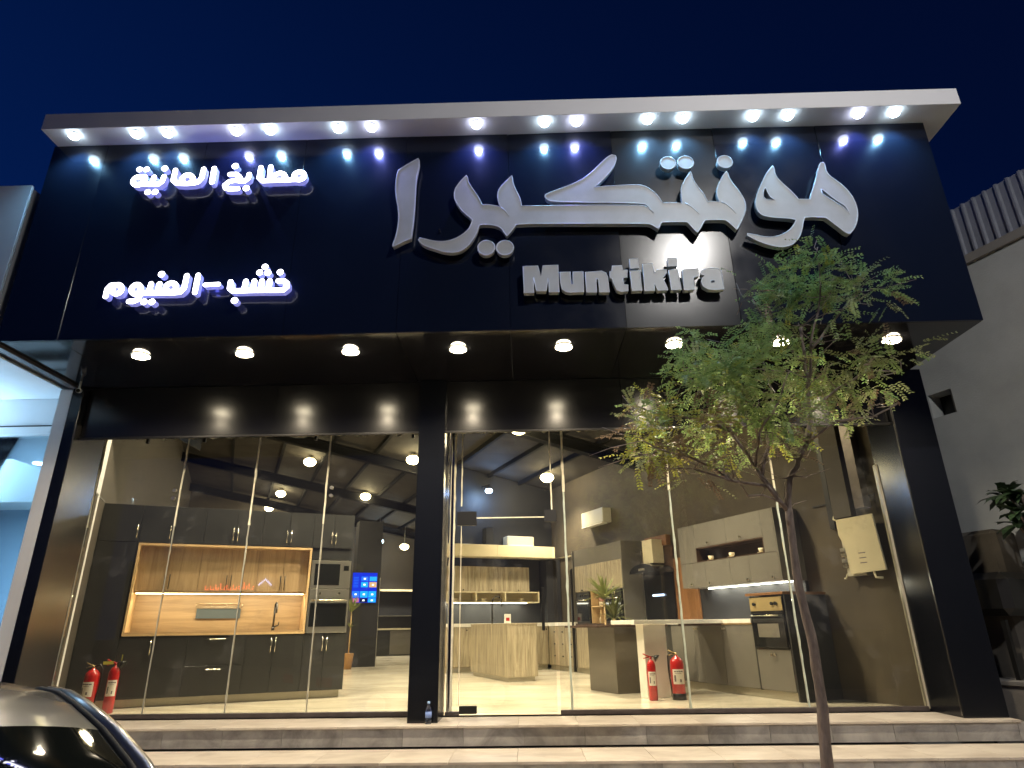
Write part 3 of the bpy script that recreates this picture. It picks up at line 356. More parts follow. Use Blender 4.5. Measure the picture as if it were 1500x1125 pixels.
# steps: grey risers and cream treads, tile by tile
steps = thing('entrance_steps', 'grey and cream tiled steps running across the shop front', 'steps', (0, 7.2, 0))
XR = 4.93; TW = .613
def tiles(z, yf, yb, xr, drop, x0=-6.6):
    core = B(); core.box(x0, xr-.012, yf+.014, yb, z-drop, z-.016); core.build('core', M['conc'], steps, loc=(0, -7.2, 0))
    x = -.68 - 10*TW; k = 0
    while x < xr:
        a, b = max(x, x0), min(x+TW, xr)
        if b-a > .05:
            t = B(); t.box(a+.0015, b-.0015, yf, yf+.012, z-drop+.002, z-.024, .0012); t.build('riser_tile', M['riser'], steps, loc=(0, -7.2, 0))
            t = B(); t.box(a+.0015-.06, b-.0015-.06, yf-.018, min(yb, yf+.64), z-.022+random.uniform(-.0008, .0008), z, .002); t.build('tread_tile', M['tread'], steps, loc=(0, -7.2, 0))
        x += TW
tiles(0.0, 7.235, 7.93, XR, .19)
tiles(-.19, 6.47, 7.235, 6.2, .19)
tiles(-.38, 5.85, 6.47, 6.6, .24)

# ------------------------------------------------------------------ the shop building
shop = thing('shop_building', 'black clad kitchen shop with a wide signboard over a glass front', 'shop building', (0, 7.4, 0))
def sp_(name, m, *boxes, bev=0.0, par=None):
    b = B()
    for x in boxes: b.box(x[0], x[1], x[2]-7.4, x[3]-7.4, x[4], x[5], bev=bev)
    return b.build(name, m, par or shop)
ZT, ZB, YS = 6.40, 3.82, 6.014
XL, XR_ = -5.59, 4.75
seams = [XL, -4.93, -3.73, -2.53, -1.33, -.13, 1.085, 2.275, 3.48, XR_]
sp_('sign_core', M['black'], (XL+.02, XR_-.02, YS+.03, 7.9, ZB+.02, ZT+.1))
tilts = [.001, -.002, .003, -.003, .002, -.010, 0.0, .009, -.002]
for i, (a, b) in enumerate(zip(seams[:-1], seams[1:])):
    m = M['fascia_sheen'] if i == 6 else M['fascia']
    bb = B(); ww = b-a-.004; bb.box(-ww/2, ww/2, 0, .02, ZB+.001, ZT-.003, .0008)
    o = bb.build('fascia_panel', m, shop, loc=((a+b)/2, YS-7.4, 0)); o.rotation_euler = (0, 0, tilts[i])
    bb = B(); bb.box(-ww/2, ww/2, 0, 7.455-YS-.03, 0, .02, .002)
    o = bb.build('soffit_panel', M['soffit'], shop, loc=((a+b)/2, YS-7.4+.026, ZB)); o.rotation_euler = (random.uniform(-.003, .003), random.uniform(-.003, .003), 0)
sp_('side_panel', M['fascia'], (XR_-.012, XR_, YS+.03, 10.5, ZB, ZT), bev=.003)
sp_('side_panel', M['fascia'], (XL, XL+.012, YS+.03, 10.5, ZB, ZT), bev=.003)
sp_('edge_trim', M['frame'], (XL-.10, XL, YS+.01, 7.36, ZB-.035, ZB+.03), bev=.004)
# white cornice with a deep underside, turning back along the right flank
cz0, cz1, cy = 6.402, 6.63, 5.735
sp_('cornice', M['white_panel'], (-5.56, 5.02, cy, YS+.3, cz0, cz1), bev=.004)
sp_('cornice', M['white_panel'], (XR_+.004, 5.016, YS+.3, 10.5, cz0+.001, cz1-.001))
sp_('roof_edge', M['white_panel'], (-5.57, -5.4, cy+.06, YS+.2, cz1-.05, cz1+.012))
# bulkhead over the glass
YB = 7.46
for a, b in [(-5.50, -3.1), (-3.095, -1.287), (-.963, 1.2), (1.205, 3.2), (3.205, 4.40)]:
    sp_('bulkhead_panel', M['bulk'], (a, b, YB, YB+.03, 3.175, ZB-.002), bev=.002)
for a, b in [(-5.52, -1.287), (-.963, 4.44)]:
    sp_('head_rail', M['black'], (a, b, YB+.032, 7.94, 3.325, 3.40), bev=.003)
    sp_('head_lip', M['dark_metal'], (a, b, YB-.008, YB+.036, 3.150, 3.174), bev=.002)
sp_('head_box', M['black'], (-5.53, 4.45, YB+.034, 7.99, 3.402, ZB))
# pillars
sp_('pillar', M['pillar'], (-1.285, -.965, 7.40, 7.93, 0.001, ZB-.001), bev=.004)
sp_('pillar', M['pillar'], (-5.655, -5.515, 7.36, 7.99, 0.001, ZB-.001), bev=.003)
sp_('pillar', M['pillar'], (4.405, 4.86, 7.36, 7.99, 0.001, ZB-.001), bev=.003)
sp_('edge_pilaster', M['white_panel'], (-5.82, -5.66, 7.365, 8.3, -.3, ZB-.04), bev=.003)
rv = B(); rv.poly([(4.402, -.03, .02), (4.47, .58, .02), (4.47, .58, 3.32), (4.402, -.03, 3.32)]); rv.poly([(4.404, -.03, .02), (4.404, -.03, 3.32), (4.49, .58, 3.32), (4.49, .58, .02)])
rv.build('reveal_panel', M['reveal'], shop, fixn=False)
sp_('reveal_panel', M['reveal'], (-5.512, -5.506, 7.364, 7.95, .02, 3.32))
# sill rail
YG = 7.965
sp_('sill_rail', M['frame'], (-5.5, -1.29, YG-.03, YG+.03, .001, .052), bev=.004)
sp_('sill_rail', M['frame'], (-.96, -.80, YG-.03, YG+.03, .001, .045), bev=.004)
sp_('sill_rail', M['frame'], (.34, 4.40, YG-.03, YG+.03, .001, .050), bev=.004)
# glass panes
def pane(x0, x1, z0, z1, name='glass_pane', par=None):
    return sp_(name, M['hazeglass'], (x0, x1, YG-.005, YG+.005, z0, z1), par=par)
for a, b in [(-5.50, -4.41), (-4.39, -3.47), (-3.45, -2.54), (-2.52, -1.30)]: pane(a, b, .05, 3.31)
for a, b in [(.48, 1.78), (1.80, 3.09), (3.11, 4.40)]: pane(a, b, .05, 3.31)
pane(-.90, -.815, .05, 3.31); pane(.345, .46, .05, 3.31); pane(-.80, .30, 2.20, 3.31)
# ragged cream sealant in the joints
def joint(x, z0, z1, wd=.018, seed=1, m='joint'):
    r = random.Random(seed); b = B(); n = int((z1-z0)/.09)+1
    L = []; Rr = []
    for i in range(n+1):
        z = z0+(z1-z0)*i/n
        L.append(x-wd/2-r.random()**3*wd*.45); Rr.append(x+wd/2+r.random()**3*wd*.45)
    for y, s in ((YG-.009, 1), (YG+.009, -1)):
        for i in range(n):
            za, zb = z0+(z1-z0)*i/n, z0+(z1-z0)*(i+1)/n
            b.poly([(L[i], y-7.4, za), (Rr[i], y-7.4, za), (Rr[i+1], y-7.4, zb), (L[i+1], y-7.4, zb)][::s])
    return b.build('sealant_joint', M[m], shop, fixn=False)
for k, x in enumerate([-5.505, -4.40, -3.46, -2.53]):
    joint(x, 2.15, 3.31, .017, k); joint(x, .05, 2.15, .009, k, 'joint_thin')
for k, x in enumerate([.47, 1.79, 3.10]):
    joint(x, 2.5, 3.31, .022, k+5); joint(x, .05, 2.5, .019, k+5, 'joint_green')
for k, x in enumerate([-.94, -.895]): joint(x, .05, 3.31, .018, k+8)
joint(-.807, 2.34, 3.31, .012, 20); joint(.315, 2.28, 3.31, .014, 21); joint(-.807, .1, 2.10, .006, 22)
def hjoint(x0, x1, z, hh, seed):
    r = random.Random(seed); b = B(); n = int((x1-x0)/.05); lo = [z-hh/2-(r.random()**4)*.03 for _ in range(n+1)]
    for i in range(n):
        xa, xb = x0+(x1-x0)*i/n, x0+(x1-x0)*(i+1)/n
        b.poly([(xa, YG-.010-7.4, lo[i]), (xb, YG-.010-7.4, lo[i+1]), (xb, YG-.010-7.4, z+hh/2), (xa, YG-.010-7.4, z+hh/2)])
        b.poly([(xa, YG+.010-7.4, lo[i]), (xa, YG+.010-7.4, z+hh/2), (xb, YG+.010-7.4, z+hh/2), (xb, YG+.010-7.4, lo[i+1])])
    b.build('sealant_joint', M['joint'], shop, fixn=False)
hjoint(-5.5, -1.29, 3.303, .016, 31); hjoint(-.95, 4.40, 3.306, .018, 32)
for x in (-4.93, -4.18, -2.72, -1.45, -.92, 2.4, 3.6): sp_('clip', M['black'], (x-.017, x+.017, YG-.05, YG-.012, 3.22, 3.34), bev=.003)
sp_('jamb', M['chrome'], (-.935, -.905, YG-.03, YG+.03, .05, 3.30), bev=.004)
sp_('jamb', M['plinth'], (4.385, 4.455, YG-.035, YG+.05, .02, 2.78), bev=.012)
sp_('jamb', M['joint'], (4.41, 4.44, YG-.02, YG+.03, 2.785, 3.29), bev=.004)
for z in (2.60, 2.50): 
    for x in (-4.47, -2.46):
        b = B(); b.cyl((x, YG-.03-7.4, z), (x, YG+.006-7.4, z), .022, n=14); b.build('glass_stud', M['steel'], shop)
# glass door with patch fittings and a black bar handle
door = sp_('door', M['hazeglass'], (-.795, .305, YG-.006, YG+.006, .03, 2.185))
def dp(name, m, *bx, bev=.003): return sp_(name, m, *bx, bev=bev, par=door)
dp('patch_fitting', M['dark_metal'], (-.86, -.62, YG-.022, YG+.022, 2.10, 2.27))
dp('patch_fitting', M['dark_metal'], (.22, .37, YG-.022, YG+.022, 2.13, 2.28))
dp('patch_fitting', M['black'], (-.80, -.60, YG-.024, YG+.024, .02, .10))
dp('rail', M['joint'], (-.62, .30, YG-.008, YG+.008, 2.187, 2.197), bev=.0)
hb = B(); hb.box(.155, .19, -.06+YG-7.4, -.025+YG-7.4, .88, 1.36, .006); hb.box(.165, .18, -.03+YG-7.4, YG-7.4, .95, .98); hb.box(.165, .18, -.03+YG-7.4, YG-7.4, 1.26, 1.29)
hb.build('handle', M['black'], door)

# ------------------------------------------------------------------ spotlights under the cornice
def spot_light_unit(x, kind):
    m = M['lamp_c'] if kind == 0 else M['lamp_v']
    t = thing('cornice_spotlight', '', 'spotlight', (x, 5.82, cz0))
    b = B(); b.cyl((0, 0, 0), (0, 0, -.022), .052, .050, 20); b.build('housing', M['white_panel'], t)
    b = B(); b.lathe([(.052, -.0225), (.058, -.036), (.048, -.054), (.02, -.064)], n=20); b.build('lens', m, t)
    c = (.26, .62, 1.0) if kind == 0 else (.25, .30, 1.0)
    light('spotlight_beam', 'SPOT', (0, .0, -.065), 58 if kind == 0 else 66, c, t, spot_size=math.radians(125), spot_blend=.85, shadow_soft_size=.03, rot=(math.radians(24), 0, 0))
    return t
cx = [-5.22, -4.48, -4.11, -3.30, -2.90, -2.10, -1.71, -.49, .30, .67, 1.49, 1.90, 2.70, 3.10, 3.90, 4.31]
kd = [0, 0, 0, 1, 0, 0, 1, 1, 0, 1, 0, 0, 0, 0, 1, 0]
ordn = ['leftmost', 'second from the left', 'third from the left', 'fourth from the left', 'fifth from the left', 'sixth from the left', 'seventh from the left', 'eighth from the left', 'eighth from the right', 'seventh from the right', 'sixth from the right', 'fifth from the right', 'fourth from the right', 'third from the right', 'second from the right', 'rightmost']
for i, x in enumerate(cx):
    t = spot_light_unit(x, kd[i])
    tag(t, ('cool white' if kd[i] == 0 else 'violet white')+' spotlight under the cornice, '+ordn[i]+' of the row', None, 'spotlights under the white cornice')
# ------------------------------------------------------------------ downlights in the soffit
sx = [-4.28, -3.11, -1.92, -.72, .45, 1.67, 2.83, 4.04]
so = ['leftmost', 'second from the left', 'third from the left', 'just right of the central pillar', 'fourth from the right', 'third from the right, beside the tree crown', 'second from the right, behind the tree crown', 'rightmost']
for i, x in enumerate(sx):
    t = thing('soffit_downlight', 'warm white downlight hanging from the black soffit, '+so[i], 'downlight', (x, 6.45, ZB), 0, 'downlights under the signboard')
    b = B(); b.lathe([(.10, -.0005), (.108, -.005), (.10, -.009), (.07, -.009)], n=24); b.build('trim_ring', M['steel'], t)
    mm = Matrix.Rotation(math.radians(12), 3, 'X')
    b = B(); b.lathe([(.084, -.004), (.092, -.014), (.085, -.030), (.055, -.042), (.004, -.047)], n=24, m=mm); b.build('lens', M['lamp_w'], t)
    light('downlight_beam', 'SPOT', (0, 0, -.12), 150, (1.0, .84, .60), t, spot_size=math.radians(150), spot_blend=.9, shadow_soft_size=.05)

# ------------------------------------------------------------------ sign letters
def outline_obj(name, loops, y, depth, m, parent, bev=.0, inset=0.0):
    cu = bpy.data.curves.new(name, 'CURVE'); cu.dimensions = '2D'; cu.fill_mode = 'BOTH'; cu.extrude = depth/2; cu.bevel_depth = bev; cu.bevel_resolution = 1; cu.offset = -bev - inset
    for l in loops:
        s = cu.splines.new('POLY'); s.points.add(len(l)-1)
        for p, (x, z) in zip(s.points, l): p.co = (x/1000, z/1000, 0, 1)
        s.use_cyclic_u = True
    o = bpy.data.objects.new(name, cu); COL.objects.link(o)
    dg = bpy.context.evaluated_depsgraph_get(); me = bpy.data.meshes.new_from_object(o.evaluated_get(dg))
    bpy.data.objects.remove(o); me.materials.clear(); me.materials.append(m); me.name = name
    me.transform(Matrix.Rotation(math.pi/2, 4, 'X')); me.transform(Matrix.Translation((0, y+depth/2, 0)))
    o = bpy.data.objects.new(name, me); COL.objects.link(o); o.parent = parent
    return o
def rim(loops, y, r, m, parent, name='rim'):
    b = B()
    for l in loops:
        pts = [Vector((x/1000, y, z/1000)) for x, z in l]
        n = len(pts)
        if n < 3: continue
        rings = []
        for i, p in enumerate(pts):
            d = (pts[(i+1) % n]-pts[i-1]).normalized(); v = Vector((0, 1, 0)); u = d.cross(v)
            rings.append([b.bm.verts.new(p+r*(math.cos(2*math.pi*k/6)*u+math.sin(2*math.pi*k/6)*v)) for k in range(6)])
        for i in range(n):
            A_, B_ = rings[i], rings[(i+1) % n]
            for k in range(6): b.bm.faces.new((A_[k], A_[(k+1) % 6], B_[(k+1) % 6], B_[k])).smooth = True
    return b.build(name, m, parent)
def circ(c, n=36): return [(int(1000*(c[0]+c[2]*math.cos(2*math.pi*i/n))), int(1000*(c[1]+c[2]*math.sin(2*math.pi*i/n)))) for i in range(n)]
YL = 5.90
big = thing('arabic_name_sign', 'large grey raised Arabic calligraphy lettering on the black signboard', 'sign', (0, YL, 0))
def letter(parent, name, loops, d=.062, back=.0, rr=.007, side=None):
    o = outline_obj(name, loops, 0, d, side or M['letter_face'], parent)
    rim(loops, .001, rr, M['letter_rim'], o)
    return o
letter(big, 'letter', LETTERS['alef']); letter(big, 'letter', LETTERS['main']); letter(big, 'letter', LETTERS['ho'])
for c in SIGN_DOTS: letter(big, 'letter_dot', [circ(c)], rr=.008)
def standoffs(parent, pts):
    for x, z in pts:
        b = B(); b.cyl((x, .06, z), (x, YS-YL, z), .008, n=8); b.build('standoff', M['dark_metal'], parent)
standoffs(big, [(-1.25, 5.2), (-.9, 5.05), (.2, 5.2), (1.2, 5.2), (2.5, 5.2), (3.2, 5.2), (3.5, 5.3)]+[(c[0], c[1]) for c in SIGN_DOTS])
for pts in ([(-.215, 5.28), (-.167, 5.226), (-.126, 5.155)], [(1.815, 5.274), (1.878, 5.227), (1.924, 5.172), (1.96, 5.115)], [(2.213, 5.276), (2.268, 5.242), (2.32, 5.182), (2.356, 5.114)]):
    b = B(); b.tube([(x, .001, z) for x, z in pts], [.007]*(len(pts)-1)+[.003], 6); b.build('ridge', M['letter_rim'], big)
lat = thing('latin_name_sign', 'grey raised MUNTIKIRA lettering below the Arabic name', 'sign', (0, YL, 0))
lat['label'] = 'grey raised Muntikira lettering in Latin script below the Arabic name'
for k in ['M', 'u', 'n', 't', 'i', 'idot', 'k', 'i2', 'i2dot', 'r', 'a']:
    letter(lat, 'letter' if 'dot' not in k else 'letter_dot', LETTERS[k], rr=.005)
standoffs(lat, [(.12, 4.3), (.5, 4.3), (.85, 4.3), (1.1, 4.3), (1.35, 4.3), (1.6, 4.3), (1.75, 4.3), (2.0, 4.3)])
for nm, keys, lab in (('neon_sign', ['N1', 'N2', 'N3', 'N4', 'N5'], 'upper glowing white Arabic lettering on the left of the signboard'), ('neon_sign', ['N6', 'N7', 'N8', 'N9', 'N10'], 'lower glowing white Arabic lettering on the left of the signboard')):
    t = thing(nm, lab, 'illuminated sign', (0, YL, 0), 0, 'glowing letters on the signboard')
    for k in keys:
        o = outline_obj('letter', LETTERS[k], .004, .07, M['neon_side'], t)
        f = outline_obj('lit_face', LETTERS[k], 0, .0032, M['neon'], o)
        xs_ = [p[0] for l in LETTERS[k] for p in l]; zs_ = [p[1] for l in LETTERS[k] for p in l]; x0_, x1_ = min(xs_)/1000, max(xs_)/1000; nn_ = max(1, int((x1_-x0_)/.16))
        for q_ in range(nn_): light('halo_light', 'POINT', (x0_+(x1_-x0_)*(q_+.5)/nn_, YS-YL-.035, (min(zs_)+max(zs_))/2000), 1.5, (.16, .18, 1.0), t, shadow_soft_size=.07)  # added blue points behind the letters make the halo on the panel

# ================================================================== showroom
def it(name, label, cat, s, t, z=0.0, group=None, rz=0.0): return thing(name, label, cat, I(s, t, z), AL+rz, group)
def sp3(pts): return [I(s, t, z) for s, t, z in pts]
f = B(); f.poly(sp3([(-1.9, 9.62, .0005), (7.5, 5.44, .0005), (7.5, 25.7, .0005), (-1.9, 25.7, .0005)])); f.build('showroom_floor', M['floor'], kind='structure', fixn=False)
def RZ(s): return 4.3+.17*(7.4-s)
rf = B(); rf.poly(sp3([(-1.9, 9.66, RZ(-1.9)), (-1.9, 25.8, RZ(-1.9)), (7.5, 25.8, RZ(7.5)), (7.5, 5.48, RZ(7.5))]))
roof = rf.build('ceiling', M['roof'], kind='structure', fixn=False)
sl = math.atan(.17)
for s in (-.5, .75, 1.8, 2.85, 3.87, 4.76, 5.68, 6.52):
    b = B(); b.box(-.035, .035, 0, 25.6-7.0, -.10, -.004)
    b.build('purlin', M['beam'], roof, loc=I(s, 7.0, RZ(s)), rz=AL)
for t in (10.9, 15.5, 20.2, 24.7):
    b = B(); L = 9.4/math.cos(sl)
    b.box(0, L, -.09, .09, -.13, -.11); b.box(0, L, -.008, .008, -.34, -.13); b.box(0, L, -.09, .09, -.36, -.34)
    o = b.build('beam', M['beam'], roof, loc=I(-1.9, t, RZ(-1.9))); o.rotation_euler = (Matrix.Rotation(AL, 3, 'Z') @ Matrix.Rotation(sl, 3, 'Y')).to_euler()
def wall(name, s0, t0, s1, t1, z0, z1a, z1b, m, thick=.12):
    p, q = I(s0, t0), I(s1, t1); d = (q-p); L = d.length; b = B(); bm = b.bm
    v = [bm.verts.new(c) for c in ((0, 0, z0), (L, 0, z0), (L, 0, z1b), (0, 0, z1a), (0, thick, z0), (L, thick, z0), (L, thick, z1b), (0, thick, z1a))]
    for i in ((0, 1, 2, 3), (5, 4, 7, 6), (4, 0, 3, 7), (1, 5, 6, 2), (3, 2, 6, 7), (4, 5, 1, 0)): bm.faces.new([v[k] for k in i])
    return b.build(name, m, loc=p, rz=math.atan2(d.y, d.x), kind='structure')
wall('wall_left', -1.86, 25.7, -1.86, 9.60, -.05, RZ(-1.86), RZ(-1.86), M['iwall_l'], -.12)
wall('wall_right', 7.42, 5.50, 7.42, 25.7, -.05, RZ(7.42), RZ(7.42), M['iwall'], -.12)
wall('wall_back', -1.9, 25.65, 7.5, 25.65, -.05, RZ(-1.9), RZ(7.5), M['iwall_l'], .12)
wall('partition_wall', 4.25, 15.06, 7.41, 15.06, .001, RZ(4.25)-.02, RZ(7.41)-.02, M['darkwall'], .1)
fw_ = B(); fw_.box(-5.65, 4.5, 8.0, 8.05, 3.405, 6.3); fw_.build('wall_front', M['darkwall'], kind='structure')
lw = it('wall_panel', 'taupe boxed wall panel beside the charcoal kitchen at the left end of the window', 'wall panel', -1.855, 9.62)
part('panel', M['iwall_l'], lw, (0, .045, 0, .74, .001, 2.61), bev=.003); part('top_trim', M['black'], lw, (-.002, .05, -.004, .74, 2.612, 2.632))

# ------------------------------------------------------------------ left kitchen wall
T0 = 10.38
lk = it('kitchen_cabinet_wall', 'charcoal fitted kitchen with a lit oak niche behind the left glass panes', 'kitchen unit', 0, T0)
part('carcass', M['cab'], lk, (-1.81, -1.295, .025, .62, .105, 2.61), (1.035, 1.64, .19, .62, .105, 2.61), (-1.295, 1.035, .025, .62, .105, .865), (-1.295, 1.035, .025, .62, 2.085, 2.61), (-1.295, 1.035, .56, .62, .865, 2.085), (1.60, 1.64, .025, .62, .105, 2.61), (1.035, 1.64, .03, .2, .105, .86), (1.035, 1.64, .03, .2, 1.92, 2.6))
part('plinth', M['plinth'], lk, (-1.81, 1.60, .07, .09, .001, .10))
def ddoor(par, x0, x1, z0, z1, m, hx=None, hz=None, hl=.16, hmat='nickel', y=0.0, vert=True, name='door'):
    b = B(); b.box(x0+.0015, x1-.0015, y, y+.02, z0+.0015, z1-.0015, .0015); d = b.build(name, m, par)
    if hx is not None:
        b = B()
        if vert:
            b.cyl((hx, y-.03, hz), (hx, y-.03, hz+hl), .006, n=8)
            for q in (.012, hl-.012): b.cyl((hx, y-.03, hz+q), (hx, y, hz+q), .005, n=8)
        else:
            b.box(hx-hl/2, hx+hl/2, y-.032, y-.02, hz-.006, hz+.006, .002)
            for q in (-hl/2+.012, hl/2-.012): b.box(hx+q-.005, hx+q+.005, y-.022, y, hz-.005, hz+.005)
        b.build('handle', M[hmat], d)
    return d
def knob(par, x, z, y=0.0, m='nickel', r=.013):
    b = B(); b.cyl((x, y, z), (x, y-.012, z), r*.5, n=8); b.cyl((x, y-.012, z), (x, y-.026, z), r*.8, r, n=12); b.build('knob', M[m], par)
C = M['cab']
ddoor(lk, -1.81, -1.31, .105, 2.09, C)
for x0, x1, hs in [(-1.81, -1.31, 1), (-1.31, -.90, 1), (-.90, -.49, 0), (-.49, -.07, 1), (-.07, .30, -1), (.30, .68, 1), (.68, 1.03, -1), (1.03, 1.34, 1), (1.34, 1.64, -1)]:
    ddoor(lk, x0, x1, 2.095, 2.608, C, None if hs == 0 else (x1-.03 if hs > 0 else x0+.03), 2.15, .18)
for x0, x1, hs in [(-1.31, -.90, 1), (-.90, -.49, 0), (.25, .62, 1), (.62, 1.03, -1), (1.03, 1.33, 1), (1.33, 1.64, -1)]:
    ddoor(lk, x0, x1, .105, .862, C, None if hs == 0 else (x1-.03 if hs > 0 else x0+.03), .63, .19)
for z0, z1, hz in [(.105, .48, .43), (.483, .862, .815)]: ddoor(lk, -.49, .25, z0, z1, C, -.12, hz, .20, vert=False, name='drawer')
nf = part('niche_frame', M['oakedge'], lk, (-1.295, 1.035, -.012, .55, .868, .895), (-1.295, 1.035, -.012, .30, 2.055, 2.083), (-1.295, -1.268, -.012, .55, .8951, 2.0549), (1.008, 1.035, -.012, .55, .8951, 2.0549))
part('worktop', M['oakh'], lk, (-1.267, 1.007, 0, .55, .8952, .915)); part('splashback', M['oakh'], lk, (-1.267, 1.007, .535, .558, .9155, 1.42))
part('shelf_bottom', M['oakedge'], lk, (-1.267, 1.007, .14, .53, 1.425, 1.45))
for x0, x1, hs in [(-1.265, -.88, 1), (-.88, -.48, -1), (-.48, -.08, 1), (-.08, .30, -1), (.30, .66, 1), (.66, 1.005, -1)]:
    hx = x1-.03 if hs > 0 else x0+.03
    ddoor(lk, x0, x1, 1.452, 2.053, M['oak'], hx, 1.475, .20, 'black', y=.12)
b = B(); b.box(-1.24, .98, .15, .165, 1.414, 1.424); b.build('led_strip', M['strip'], lk)
for k in range(5):
    light('led_light', 'AREA', (-1.05+.46*k+.02, .2, 1.41), 3.4, (1, .84, .58), lk, size=.4, rot=(math.radians(35), 0, 0))
# microwave, oven, tap, imitated rack reflection in the left kitchen
def oven(s, t, z0, z1, w_, label, steel, dark, kind, rz=0.0):
    o = it(kind, label, kind.replace('_', ' '), s, t, z0, rz=rz); h = z1-z0
    part('body', steel, o, (-w_/2, w_/2, -.02, .17, 0, h), bev=.004)
    return o, h
mw, h = oven(1.34, T0, 1.50, 1.905, .585, 'steel framed microwave built in above the oven in the charcoal kitchen', M['steel'], None, 'microwave')
part('window', M['blackglass'], mw, (-.24, .13, -.026, -.021, .045, .355), bev=.002); part('display', M['blackglass'], mw, (.185, .26, -.026, -.021, .26, .33))
part('control_panel', M['steel'], mw, (.175, .27, -.028, -.021, .10, .245)); knob(mw, .222, .065, -.022, 'steel', .018)
ov, h = oven(1.34, T0, .875, 1.49, .585, 'steel oven with dark glass door below the microwave in the charcoal kitchen', M['steel'], None, 'oven')
part('window', M['blackglass'], ov, (-.265, .265, -.028, -.021, .085, .415), bev=.003)
b = B(); b.cyl((-.25, -.06, .455), (.25, -.06, .455), .011, n=10)
for q in (-.22, .22): b.cyl((q, -.06, .455), (q, -.02, .455), .008, n=8)
b.build('handle', M['nickel'], ov); part('control_panel', M['steel'], ov, (-.285, .285, -.026, -.021, .49, .605)); knob(ov, -.14, .55, -.026, 'nickel', .02); knob(ov, .14, .55, -.026, 'nickel', .02)
tp = it('kitchen_tap', 'black kitchen tap in the lit oak niche', 'tap', .61, T0+.30, .916)
b = B(); b.cyl((0, 0, 0), (0, 0, .05), .024, n=12); b.cyl((0, 0, .05), (0, 0, .34), .014, n=10); b.tube([(0, 0, .33), (0, -.02, .37), (.01, -.08, .385), (.015, -.13, .36), (.018, -.15, .30), (.018, -.15, .24)], .012); b.build('spout', M['black'], tp)
b = B(); b.cyl((0, 0, .05), (.07, 0, .07), .01, n=8); b.cyl((.07, 0, .07), (.075, 0, .12), .007, n=8); b.build('lever', M['black'], tp)
rk = it('reflection_rack', 'small steel rack and panel imitating a glass reflection on the oak splashback', 'shelf', -.16, T0+.50, 1.13)  # built shape imitates a reflection in the window glass, no real shelf
part('panel', mat('blue_grey_reflection', (.10, .125, .14), .2), rk, (-.30, .30, 0, .03, -.04, .10)); b = B(); b.cyl((-.31, -.05, .12), (.31, -.05, .12), .006, n=8); b.cyl((-.31, -.05, .17), (.31, -.05, .17), .006, n=8)
for q in (-.31, -.1, .1, .31): b.cyl((q, -.05, .12), (q, -.05, .17), .005, n=6); b.cyl((q, -.05, .12), (q, .02, .12), .005, n=6)
b.build('rail', M['nickel'], rk)

# ------------------------------------------------------------------ dark column with the menu screen, and the far kitchen
dc = it('display_column', 'dark blue-black column carrying the glowing screen at the back', 'column', 3.3, 17.95)
part('column', M['darkwall'], dc, (-.33, .33, 0, .5, .001, 3.7), bev=.004); part('edge_trim', M['steel'], dc, (.318, .334, -.006, 0, .001, 2.2))
tv = it('menu_screen', 'glowing blue screen with rows of menu tiles on the dark column', 'screen', 3.21, 17.9, 1.55)
part('casing', M['black'], tv, (-.34, .33, -.03, .04, 0, .78), bev=.004)
def flat(name, m, par, x0, x1, z0, z1, y): 
    b = B(); b.poly([(x0, y, z0), (x1, y, z0), (x1, y, z1), (x0, y, z1)]); return b.build(name, m, par, fixn=False)
E_b = emis('screen_blue', (.004, .02, .42), 1.6); E_c = emis('screen_cyan', (.01, .30, .85), 1.5); E_m = emis('screen_midblue', (.015, .13, .70), 1.5)
E_o = emis('screen_tan', (.62, .36, .16), 1.3); E_r = emis('screen_pink', (.45, .13, .20), 1.2); E_w = emis('screen_white', (.9, .95, 1), 1.6); E_d = emis('screen_navy', (.003, .008, .05), 1.0)
scn = flat('screen', E_b, tv, -.33, .32, .012, .768, -.032)
for x0, x1, z0, z1, e, ic in [(-.10, .08, .56, .67, E_m, 1), (.12, .31, .56, .67, E_c, 0), (-.10, .08, .40, .53, E_c, 1), (.12, .31, .40, .53, E_o, 1), (-.32, -.13, .14, .30, E_m, 1), (-.11, .09, .14, .30, E_c, 1), (.11, .31, .14, .30, E_c, 1), (-.32, -.13, .02, .12, E_r, 1), (-.11, .09, .02, .12, E_d, 1), (.11, .31, .02, .12, E_c, 1)]:
    flat('menu_tile', e, scn, x0, x1, z0, z1, -.034)
    if ic: cx_, cz_ = (x0+x1)/2, (z0+z1)/2; flat('menu_icon', E_w, scn, cx_-.028, cx_+.028, cz_-.02, cz_+.02, -.036)
for k in range(7): flat('menu_line', E_m, scn, -.30, -.17, .40+.04*k, .412+.04*k, -.034)
fk = it('back_kitchen_counter', 'dark counter with pale worktop against the far back wall', 'kitchen unit', 5.4, 24.3)
part('base', M['cab'], fk, (-.9, .95, 0, .6, .001, .86)); part('worktop', M['cream'], fk, (-.92, .97, -.03, .6, .862, .92)); part('splashback', M['darkwall'], fk, (-.9, .95, .55, .6, .921, 2.2)); part('shelf', M['cream'], fk, (-.9, .95, .3, .6, 2.201, 2.27)); part('upper_shelf', M['steel'], fk, (-.9, .95, .35, .549, 1.33, 1.36)); part('door', M['cab_l'], fk, (-.02, .9, -.02, -.002, .05, .84)); part('door', M['cab'], fk, (-.88, -.03, -.02, -.002, .05, .84))

